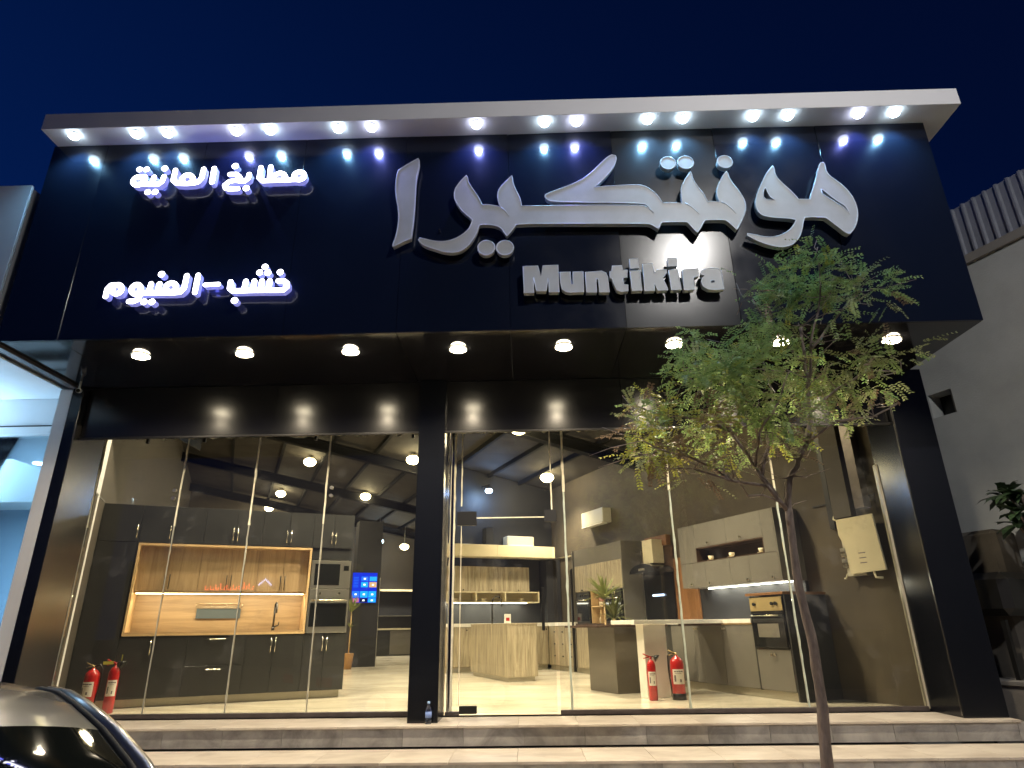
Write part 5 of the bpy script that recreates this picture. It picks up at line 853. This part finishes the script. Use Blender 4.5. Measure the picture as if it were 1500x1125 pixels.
brs = {'A': [(2.142, 0, 1.66), (2.15, 0, 1.8), (2.22, .02, 2.06), (2.32, .03, 2.22), (2.44, .05, 2.41), (2.51, .08, 2.65), (2.54, .08, 2.91), (2.53, .05, 3.1), (2.53, .0, 3.44)],
 'B': [(2.15, 0, 1.78), (1.99, -.06, 1.98), (1.67, -.12, 2.02), (1.36, -.18, 2.11)], 'B2': [(1.67, -.12, 2.02), (1.55, -.1, 2.13), (1.33, -.15, 2.22), (1.1, -.2, 2.27), (.97, -.2, 2.35)],
 'C': [(2.06, -.03, 1.9), (1.97, .1, 2.18), (1.83, .15, 2.5), (1.73, .2, 2.67), (1.6, .2, 2.93), (1.49, .2, 3.13)], 'D': [(2.0, .06, 2.10), (2.14, .15, 2.42), (2.14, .2, 2.72), (1.94, .25, 2.89), (1.78, .3, 3.05)],
 'E': [(2.42, .05, 2.38), (2.65, -.05, 2.53), (2.94, -.1, 2.55), (3.14, -.15, 2.64)], 'F': [(2.51, .08, 2.65), (2.84, .15, 2.9), (3.18, .2, 3.09), (3.44, .22, 3.08)],
 'G': [(2.54, .08, 2.91), (2.6, .0, 3.3), (2.75, -.05, 3.71), (2.76, -.1, 4.11)], 'H': [(2.59, 0, 3.23), (2.91, .1, 3.57), (3.21, .15, 3.85)],
 'T': [(2.15, 0, 1.83), (1.91, -.15, 1.89), (1.74, -.25, 1.87)], 'K': [(1.97, .1, 2.18), (1.96, -.1, 2.42), (2.14, -.2, 2.66), (2.24, -.25, 2.91)], 'L': [(2.53, .05, 3.1), (2.35, .15, 3.5), (2.22, .2, 3.85)],
 'N': [(2.32, .03, 2.22), (2.22, .2, 2.5), (2.3, .3, 2.9), (2.28, .35, 3.3)], 'Q': [(1.83, .15, 2.5), (1.55, .05, 2.6), (1.25, 0, 2.62), (1.05, -.05, 2.66)]}
endp = []
for k, pts in brs.items():
    P = [(x, 5.3+y, z) for x, y, z in pts]
    tb('branch', P, {'A': .0285, 'B': .022, 'C': .022, 'D': .018, 'T': .010}.get(k, .014), .006 if k != 'A' else .014, tree, 8, .012)
    endp += [Vector(p) for p in P[1:]]
rt_ = random.Random(5)
tw = B()
for k in range(150):
    p = rt_.choice(endp)-OFF; p = p+Vector((rt_.uniform(-.1, .1), rt_.uniform(-.1, .1), rt_.uniform(-.05, .1)))*.3
    q = p+Vector((rt_.gauss(0, .2), rt_.gauss(0, .2), rt_.gauss(.08, .14))); mid = p.lerp(q, .5)+Vector((rt_.gauss(0, .03), rt_.gauss(0, .03), rt_.gauss(0, .03)))
    tw.tube([p, mid, q], [.005, .0035, .002], 5)
tw.build('twig', M['bark'], tree, kind='stuff')
LOB = [(2.67, 3.82, .44, .37, 0, 1.1), (3.21, 3.85, .28, .26, 3, .8), (2.2, 3.84, .18, .28, 3, .35), (1.62, 3.22, .34, .24, 0, 1), (1.76, 2.86, .54, .33, 0, 1.2), (1.02, 2.64, .30, .20, 4, 1.0), (1.32, 2.43, .40, .28, 4, 1.0),
 (1.95, 2.54, .46, .32, 1, 1.15), (2.65, 3.17, .50, .40, 3, 1.0), (3.18, 3.09, .36, .24, 3, .8), (2.79, 2.68, .34, .19, 3, .55), (1.06, 2.36, .30, .22, 2, .9), (1.43, 2.14, .34, .13, 2, .5), (2.70, 4.20, .18, .10, 3, .25), (2.15, 2.25, .26, .14, 2, .4), (2.27, 3.45, .28, .28, 0, .9), (2.05, 3.1, .4, .25, 0, 1.0), (1.0, 2.62, .15, .14, 2, .6)]
MI = {'g': 0, 'y': 1, 'b': 2, 'o': 3}
PAL = {0: 'ggggggoy', 1: 'ggyyyggo', 2: 'bbboyoy', 3: 'ggooogob', 4: 'yygobyg'}
V, F_, MID = [], [], []
def leaflet(p, d, n, l, w_, mi):
    s = d.cross(n).normalized()*w_; i = len(V)
    V.extend([p, p+d*l*.45+s, p+d*l, p+d*l*.45-s]); F_.append((i, i+1, i+2, i+3)); MID.append(mi)
def spray(p, d, L, npair, mi, sz):
    d = d.normalized(); u = Vector((0, 0, 1)); side = d.cross(u)
    if side.length < .1: side = Vector((1, 0, 0))
    side.normalize(); step = L/npair
    for j in range(npair):
        d = (d+Vector((0, 0, -.055))).normalized(); p = p+d*step; nn = side.cross(d).normalized()
        nn = (nn+Vector((rt_.gauss(0, .25), rt_.gauss(0, .25), rt_.gauss(0, .25)))).normalized()
        for sgn in (-1, 1):
            dd = (side*sgn+d*.55+Vector((0, 0, -.15))+Vector((rt_.gauss(0, .15), rt_.gauss(0, .15), rt_.gauss(0, .15)))).normalized()
            leaflet(p, dd, nn, sz*rt_.uniform(.8, 1.25)*(1-.4*abs(j/npair-.4)), sz*.24, mi)
for cx_, cz_, rx_, rz_, pal, dens in LOB:
    n = int(900*dens*(rx_*rz_)**.5*(rx_+rz_)*1.0)
    cy0 = 5.3+rt_.uniform(-.12, .12); ry_ = min(.5, rx_*1.1)
    sub = [(rt_.gauss(0, .55), rt_.gauss(0, .5), rt_.gauss(0, .55)) for _ in range(6)]
    for _ in range(n):
        sx_, sy_, sz_ = rt_.choice(sub)
        x, y, z = sx_+rt_.gauss(0, .25), sy_+rt_.gauss(0, .25), sz_+rt_.gauss(0, .20)
        if x*x+y*y+z*z > 1.15: continue
        c = Vector((cx_+x*rx_, cy0+y*ry_, cz_+z*rz_))
        if any(math.hypot(c.x-hx-.02*rt_.gauss(0, 1), c.z-hz) < .13 for hx, hz in ((2.31, 3.24), (3.31, 3.25), (1.37, 3.25))): continue
        c = c-OFF
        d = Vector((x+rt_.gauss(0, .6), y+rt_.gauss(0, .6), z*.6+rt_.gauss(.1, .45)))
        mi = MI[rt_.choice(PAL[pal])] if rt_.random() < .5 else MI[PAL[pal][int((sx_*7+sz_*3)*10) % len(PAL[pal])]]
        spray(c, d, rt_.uniform(.13, .24), rt_.choice((7, 8, 9)), mi, rt_.uniform(.026, .048))
me = bpy.data.meshes.new('crown'); me.from_pydata([tuple(v) for v in V], [], F_)
for k in ('leaf', 'leaf_y', 'leaf_b', 'leaf_o'): me.materials.append(M[k])
me.polygons.foreach_set('material_index', MID); me.update()
co = bpy.data.objects.new('crown', me); COL.objects.link(co); co.parent = tree

# ================================================================== neighbour on the left
nb_ = thing('white_shop_building', 'white neighbouring shop glowing blue white at the left edge', 'shop building', (-8.6, 7.0, GROUND))
NO = Vector((-8.6, 7.0, GROUND))
def np_(name, m, *bx, bev=0.0):
    b = B()
    for x in bx: b.box(x[0]-NO.x, x[1]-NO.x, x[2]-NO.y, x[3]-NO.y, x[4]-NO.z, x[5]-NO.z, bev=bev)
    return b.build(name, m, nb_)
np_('fascia_panel', M['nwhite'], (-13, -9.405, 6.1, 6.14, 3.83, 5.91), (-9.40, -7.505, 6.1, 6.14, 3.83, 5.91), (-7.50, -5.80, 6.1, 6.14, 3.83, 5.91), bev=.003)
np_('parapet', M['nwhite'], (-13, -5.80, 6.145, 7.9, 3.9, 5.88))
for x0, x1 in ((-13, -9.0), (-8.995, -7.2), (-7.195, -5.83)):
    np_('soffit_panel', M['nwhite'], (x0, x1, 6.145, 6.55, 3.80, 3.82)); np_('soffit_panel', M['nwhite'], (x0, x1, 6.555, 7.74, 3.80, 3.82))
np_('wall', M['nwhite'], (-13, -5.83, 7.75, 7.85, 3.44, 3.895)); np_('window_head', M['nwhite'], (-13, -5.83, 7.72, 7.86, 3.31, 3.415), bev=.004); np_('window_head', M['dark_metal'], (-13, -5.83, 7.74, 7.86, 3.416, 3.438)); np_('wall', M['nwhite'], (-5.94, -5.83, 7.75, 7.95, GROUND, 3.43))
np_('glass_pane', pane_mat('blue_shop_glass', (.72, .86, .95), 1.2, .03), (-13, -5.95, 7.80, 7.81, GROUND+.3, 3.31))
for nm_, mt_, z_ in (('floor', M['tread'], -.1), ('ceiling', M['nwhite'], 3.31)):
    b = B(); b.poly([Vector(p)-NO for p in ((-13, 7.86, z_), (-5.94, 7.86, z_), (-8.25, 13, z_), (-13, 13, z_))]); b.build(nm_, mt_, nb_, fixn=False)
bgw = mat('blue_grey_wall', (.30, .38, .46), .6)
b = B(); b.poly([Vector(p)-NO for p in ((-13, 13, GROUND), (-8.25, 13, GROUND), (-8.25, 13, 3.31), (-13, 13, 3.31))]); b.build('wall', bgw, nb_, fixn=False)
b = B(); b.poly([Vector(p)-NO for p in ((-5.94, 7.86, GROUND), (-8.25, 13, GROUND), (-8.25, 13, 3.31), (-5.94, 7.86, 3.31))]); b.build('wall', bgw, nb_, fixn=False)
for x, y in ((-7.3, 9.2), (-7.9, 10.4), (-8.6, 9.6), (-9.0, 12.0), (-9.2, 8.8), (-8.4, 11.4)):
    b = B(); b.cyl((x-NO.x, y-NO.y, 3.309-NO.z), (x-NO.x, y-NO.y, 3.295-NO.z), .09, n=18); b.build('ceiling_lamp', M['strip_b'], nb_)
light('interior_glow', 'AREA', Vector((-8.5, 9.8, 3.15))-NO, 430, (.60, .84, 1.0), nb_, size=3.0)
for x in (-7.35, -9.3):
    b = B(); b.box(x-.35-NO.x, x+.35-NO.x, 7.30-NO.y, 7.34-NO.y, 3.50-NO.z, 3.52-NO.z, .004); b.build('wall_light', M['strip_b'], nb_)
light('wall_glow', 'AREA', Vector((-7.6, 7.3, 2.6))-NO, 50, (.42, .72, 1.0), nb_, size=1.2, rot=(math.radians(180), 0, 0))

# ================================================================== building on the right
rb = thing('grey_rendered_building', 'plain grey rendered building with ribbed metal parapet at the right edge', 'building', I(8.8, 4.0, GROUND), AL)
def rp(name, m, *bx, bev=0.0):
    b = B()
    for x in bx: b.box(x[0]-8.8, x[1]-8.8, x[2]-4.0, x[3]-4.0, x[4]-GROUND, x[5]-GROUND, bev=bev)
    return b.build(name, m, rb)
wz0, wz1, wt0, wt1 = 3.59, 3.93, 5.27, 5.60
rp('wall', M['ext_wall'], (8.8, 9.2, 1.5, wt0, GROUND, 5.52), (8.8, 9.2, wt1, 16, GROUND, 5.52), (8.8, 9.2, wt0, wt1, GROUND, wz0), (8.8, 9.2, wt0, wt1, wz1, 5.52))
wn = rp('window', M['black'], (9.05, 9.08, wt0, wt1, wz0, wz1)); wn2 = B(); wn2.box(.02, .05, 1.27, 1.30, wz0-GROUND, wz1-GROUND); wn2.build('frame', M['ext_trim'], wn)
rp('ledge', M['ext_trim'], (8.76, 9.2, 1.5, 16, 5.521, 5.66), bev=.01)
cg = B(); t = 1.5; 
prof = []
while t < 16: prof += [(0.0, t), (0.0, t+.085), (-.035, t+.10), (-.035, t+.125), (0.0, t+.14)]; t += .15
for (a0, t0_), (a1, t1_) in zip(prof[:-1], prof[1:]):
    cg.poly([(a0+.03, t0_-4, 5.665-GROUND), (a1+.03, t1_-4, 5.665-GROUND), (a1+.03, t1_-4, 6.43-GROUND), (a0+.03, t0_-4, 6.43-GROUND)])
cg.build('corrugated_parapet', M['corr'], rb, fixn=False); rp('parapet_back', M['ext_trim'], (8.86, 8.9, 1.5, 16, 5.661, 6.42))
# things standing in the gap
q = it('concrete_block', 'worn brown grey concrete block against the grey wall in the gap', 'block', 8.55, 5.25, GROUND); part('block', mat('dark_concrete', (.075, .068, .058), .9, noise=.2), q, (-.22, .22, -.3, .35, .0, 2.58), bev=.05)
q = it('water_tank', 'black box with a pale blue panel in the dark gap on the right', 'box', 8.35, 4.92, GROUND+1.55); part('casing', M['black'], q, (-.30, .36, -.10, .4, .04, .52), bev=.08); part('panel', mat('pale_blue_panel', (.10, .17, .20), .4), q, (.10, .27, -.112, -.101, .10, .42), bev=.003); part('leg', M['black'], q, (-.3, -.25, .0, .05, -1.55, 0)); part('leg', M['black'], q, (.3, .35, .0, .05, -1.55, 0))
q = it('low_wall', 'low grey kerb wall at the right of the steps', 'low wall', 7.9, 4.35, GROUND); part('wall', M['conc'], q, (0, .9, -.6, .9, 0, .88), bev=.01); part('coping', M['ext_trim'], q, (-.02, .92, -.62, .92, .881, .93), bev=.006)
bag = it('cloth_bundle', 'pale crumpled sheet hanging in the dark gap on the right', 'sheet', 8.5, 4.55, GROUND+1.25)
b = B(); n = 9; G_ = [[b.bm.verts.new((.42*i/n-.1, .06*math.sin(i*1.7)+.05*math.cos(j*1.9+i), .34*j/n+.10*math.sin(i*.8))) for i in range(n+1)] for j in range(n+1)]
for j in range(n):
    for i in range(n): b.bm.faces.new((G_[j][i], G_[j][i+1], G_[j+1][i+1], G_[j+1][i])).smooth = True
b.build('sheet', M['ext_trim'], bag)
fp = it('frangipani_shrub', 'dark leaved frangipani shrub in front of the grey wall', 'shrub', 8.2, 4.40, GROUND)
rf_ = random.Random(9); b = B()
tips = []
b.tube([(0, 0, .0), (0, .02, 1.0), (-.02, 0, 2.1)], [.05, .04, .03], 8)
for k in range(9):
    a = rf_.uniform(0, 6.28); tip = Vector((math.cos(a)*rf_.uniform(.15, .5), math.sin(a)*rf_.uniform(.15, .4), rf_.uniform(2.45, 2.95))); b.tube([(-.02, 0, 2.0), Vector((-.02, 0, 2.2)).lerp(tip, .5), tip], [.022, .018, .014], 6); tips.append(tip)
b.build('trunk', M['bark'], fp)
b = B()
for tip in tips:
    for k in range(15):
        a = rf_.uniform(0, 6.28); e = rf_.uniform(-.25, .9); l = rf_.uniform(.20, .34); w_ = l*.15
        d = Vector((math.cos(a)*math.cos(e), math.sin(a)*math.cos(e), math.sin(e))); s_ = Vector((-math.sin(a), math.cos(a), 0)); dr = Vector((0, 0, -.05))
        p = [tip, tip+d*l*.35, tip+d*l*.75+dr*.6, tip+d*l+dr*1.6]
        v = [b.bm.verts.new(p[0]), b.bm.verts.new(p[1]+s_*w_), b.bm.verts.new(p[2]+s_*w_*.9), b.bm.verts.new(p[3]), b.bm.verts.new(p[2]-s_*w_*.9), b.bm.verts.new(p[1]-s_*w_)]
        b.bm.faces.new((v[0], v[1], v[5])); b.bm.faces.new((v[1], v[2], v[4], v[5])); b.bm.faces.new((v[2], v[3], v[4]))
b.build('crown', M['leaf_d'], fp, fixn=False)
# camera bracket under the soffit corner
cc = thing('security_camera', 'small white camera on a bracket in the left corner under the soffit', 'camera', (-5.46, 7.2, ZB)); b = B(); b.cyl((0, 0, 0), (0, 0, -.10), .012, n=8); b.build('bracket', M['plastic'], cc); b = B(); b.cyl((-.02, .04, -.11), (.05, -.08, -.15), .028, n=14); b.build('body', M['white_panel'], cc); b = B(); b.cyl((.052, -.083, -.151), (.056, -.09, -.153), .022, n=12); b.build('lens', M['blackglass'], cc)

# ================================================================== parked car, lower left
CX, CY, CPH = -2.30, 2.50, math.radians(44.5)
car = thing('parked_car', 'silver car with dark tinted windscreen parked before the steps at lower left', 'car', (CX, CY, GROUND), CPH)
# rows along the car: y, half width at the roof edge, crown height, edge height
rows = [(-1.20, .74, .93, .84), (-.95, .70, 1.07, .98), (-.70, .66, 1.185, 1.095), (-.45, .615, 1.27, 1.18), (-.30, .59, 1.305, 1.215), (-.1, .575, 1.335, 1.245), (.2, .57, 1.36, 1.265), (.6, .57, 1.36, 1.26), (.95, .575, 1.33, 1.225), (1.15, .58, 1.29, 1.18), (1.45, .61, 1.17, 1.07), (1.75, .65, 1.01, .93)]
def prow(y, w_, zc, ze, us):
    out = []
    for u in us:
        a = abs(u); out.append(Vector((w_*u, y-.20*(1-a*a)*max(-1.0, min(1.0, 1-(y-.1)/.45)), zc-(zc-ze)*.85*a**2.4+.01)))
    return out
def surf(name, m, rws, us, par, lift=0.0, thick=None):
    b = B(); G = [[b.bm.verts.new(p+Vector((0, 0, lift))) for p in prow(*r, us)] for r in rws]
    for A_, B_ in zip(G[:-1], G[1:]):
        for i in range(len(us)-1): b.bm.faces.new((A_[i], A_[i+1], B_[i+1], B_[i])).smooth = True
    return b.build(name, m, par)
def sub(rws, n=3):
    out = []
    for a, c in zip(rws[:-1], rws[1:]):
        for k in range(n): out.append(tuple(a[i]+(c[i]-a[i])*k/n for i in range(4)))
    out.append(rws[-1]); return out
U = [-1+2*i/24 for i in range(25)]; UG = [-.93+1.86*i/24 for i in range(25)]
body = surf('roof', M['car'], sub(rows[3:10]), U, car)
surf('windscreen', M['car_glass'], sub(rows[:4]), UG, car, .002); surf('rear_window', M['car_glass'], sub(rows[9:]), UG, car, .002)
for sg in (-1, 1):
    for rws in (sub(rows[:4]), sub(rows[9:])):
        b = B()
        L = [(prow(*r, [sg*.93])[0], prow(*r, [sg])[0]) for r in rws]
        G = [(b.bm.verts.new(a), b.bm.verts.new(a.lerp(c, .5)+Vector((0, 0, .006))), b.bm.verts.new(c)) for a, c in L]
        for A_, B_ in zip(G[:-1], G[1:]):
            for i in range(2): b.bm.faces.new((A_[i], A_[i+1], B_[i+1], B_[i])).smooth = True
        b.build('roof_pillar', M['car'], car)
    # black gutter and chrome rail along the roof edge
    pts = [prow(*r, [sg*.945])[0]+Vector((0, 0, .004)) for r in sub(rows[:11])]
    b = B(); b.tube(pts, .011, 8); b.build('gutter', M['rubber'], car)
    pts = [prow(*r, [sg])[0]+Vector((sg*.012, 0, -.004)) for r in sub(rows[:11])]
    b = B(); b.tube(pts, .030, 10); b.build('roof_rail', M['car'], car)
    # side glass and upper side
    b = B(); R_ = sub(rows[1:11]); G = []
    for r in R_:
        e = prow(*r, [sg])[0]; t = (e.z-.86)/.5; low = Vector((sg*.82, e.y, .86)); G.append([b.bm.verts.new(e.lerp(low, k/4)+Vector((sg*.03*math.sin(math.pi*k/4), 0, 0))) for k in range(5)])
    for A_, B_ in zip(G[:-1], G[1:]):
        for i in range(4): b.bm.faces.new((A_[i], A_[i+1], B_[i+1], B_[i])).smooth = True
    b.build('side_window', M['car_glass'], car)
# lower body as a loft of rounded sections
st_ = [(-2.35, .62, .30, .62), (-2.25, .76, .22, .68), (-1.9, .84, .2, .80), (-1.3, .87, .2, .88), (-.9, .88, .2, .90), (0, .89, .2, .90), (1.0, .89, .2, .91), (1.7, .87, .2, .95), (2.05, .80, .22, .93), (2.2, .66, .3, .85)]
b = B(); G = []
for y, w_, z0, z1 in st_:
    ring = []
    for k in range(28):
        a = 2*math.pi*k/28; cx_, sz_ = math.cos(a), math.sin(a)
        ring.append(b.bm.verts.new((w_*math.copysign(abs(cx_)**.42, cx_), y, (z0+z1)/2+(z1-z0)/2*math.copysign(abs(sz_)**.5, sz_))))
    G.append(ring)
for A_, B_ in zip(G[:-1], G[1:]):
    for i in range(28): b.bm.faces.new((A_[i], A_[(i+1) % 28], B_[(i+1) % 28], B_[i])).smooth = True
b.bm.faces.new(G[0][::-1]); b.bm.faces.new(G[-1]); b.build('body', M['car'], car)
for x in (-.82, .82):
    for y in (-1.45, 1.35):
        b = B(); b.cyl((x-.09, y, .31), (x+.10 if x > 0 else x+.09, y, .31), .31, n=28); wl = b.build('wheel', M['rubber'], car)
        s_ = 1 if x > 0 else -1; b = B(); b.cyl((x+s_*.10, y, .31), (x+s_*.105, y, .31), .2, .17, n=20); b.build('rim', M['steel'], wl)
for x in (-.6, .6):
    part('headlight', M['chrome'], car, (x-.16, x+.16, -2.36, -2.2, .55, .68), bev=.02); part('tail_light', M['tail'], car, (x-.18, x+.18, 2.1, 2.22, .65, .80), bev=.02)
for s_ in (-1, 1): part('mirror', M['car'], car, (s_*.86-.02+.07*s_-.07, s_*.86+.02+.07*s_+.07, -.93, -.83, .92, 1.04), bev=.03)
b = B(); b.tube([(-.5, -1.16, .935), (0, -1.05, 1.0)], .008, 6); b.tube([(.15, -1.2, .93), (.55, -1.0, 1.0)], .008, 6); b.build('wiper', M['rubber'], car)

# ================================================================== street lamp across the forecourt
sl_ = thing('street_lamp', 'tall street lamp standing behind the viewer', 'street lamp', (4.9, -4.2, GROUND))
b = B(); b.cyl((0, 0, 0), (0, 0, 9.9), .11, .06, n=14); b.cyl((0, 0, 0), (0, 0, .5), .16, .14, n=14); b.build('pole', M['steel'], sl_)
b = B(); b.tube([(0, 0, 9.8), (-.3, 1.0, 10.15), (-.85, 2.4, 10.2)], .035, 8); b.build('arm', M['steel'], sl_)
b = B(); b.box(-1.05, -.73, 2.3, 3.0, 10.08, 10.2, .03); b.build('lamp_head', M['steel'], sl_)
b = B(); b.box(-1.0, -.78, 2.4, 2.95, 10.055, 10.078); b.build('lens', emis('street_lamp_lens', (1.0, .96, .88), 60), sl_)
light('street_beam', 'SPOT', (-.89, 2.67, 10.03), 2100, (1.0, .97, .93), sl_, spot_size=math.radians(110), spot_blend=1.0, shadow_soft_size=.16, rot=(math.radians(46), 0, math.radians(8)))

# ================================================================== invented shop with generic red strokes, seen only mirrored in the glass
osh = thing('opposite_shop', 'invented low dark shop across the road with a red lit sign', 'shop building', (-13.6, -14.4, GROUND))
part('wall', M['ext_trim'], osh, (-5, 5, -4, 0, 0, 4.6)); part('shopfront', M['darkwall'], osh, (-3.2, 3.2, .001, .03, 0.0, 2.4))
ER = emis('red_sign_light', (1.0, .10, .04), 9); EB = emis('blue_sign_light', (.45, .55, 1.0), 9)
rs = random.Random(4); x = -1.2
for k in range(9):
    b = B(); w_ = rs.uniform(.12, .22); h_ = rs.uniform(.14, .30)
    b.tube([(x, .06, 3.30+h_), (x+.02, .06, 3.30), (x+w_, .06, 3.28), (x+w_, .06, 3.28+h_*.6)], .028, 6); b.build('letter', ER, osh); x += w_+.09
b = B(); b.tube([(1.25, .06, 3.45), (1.55, .06, 3.72), (1.85, .06, 3.45)], .04, 6); b.build('emblem', EB, osh)
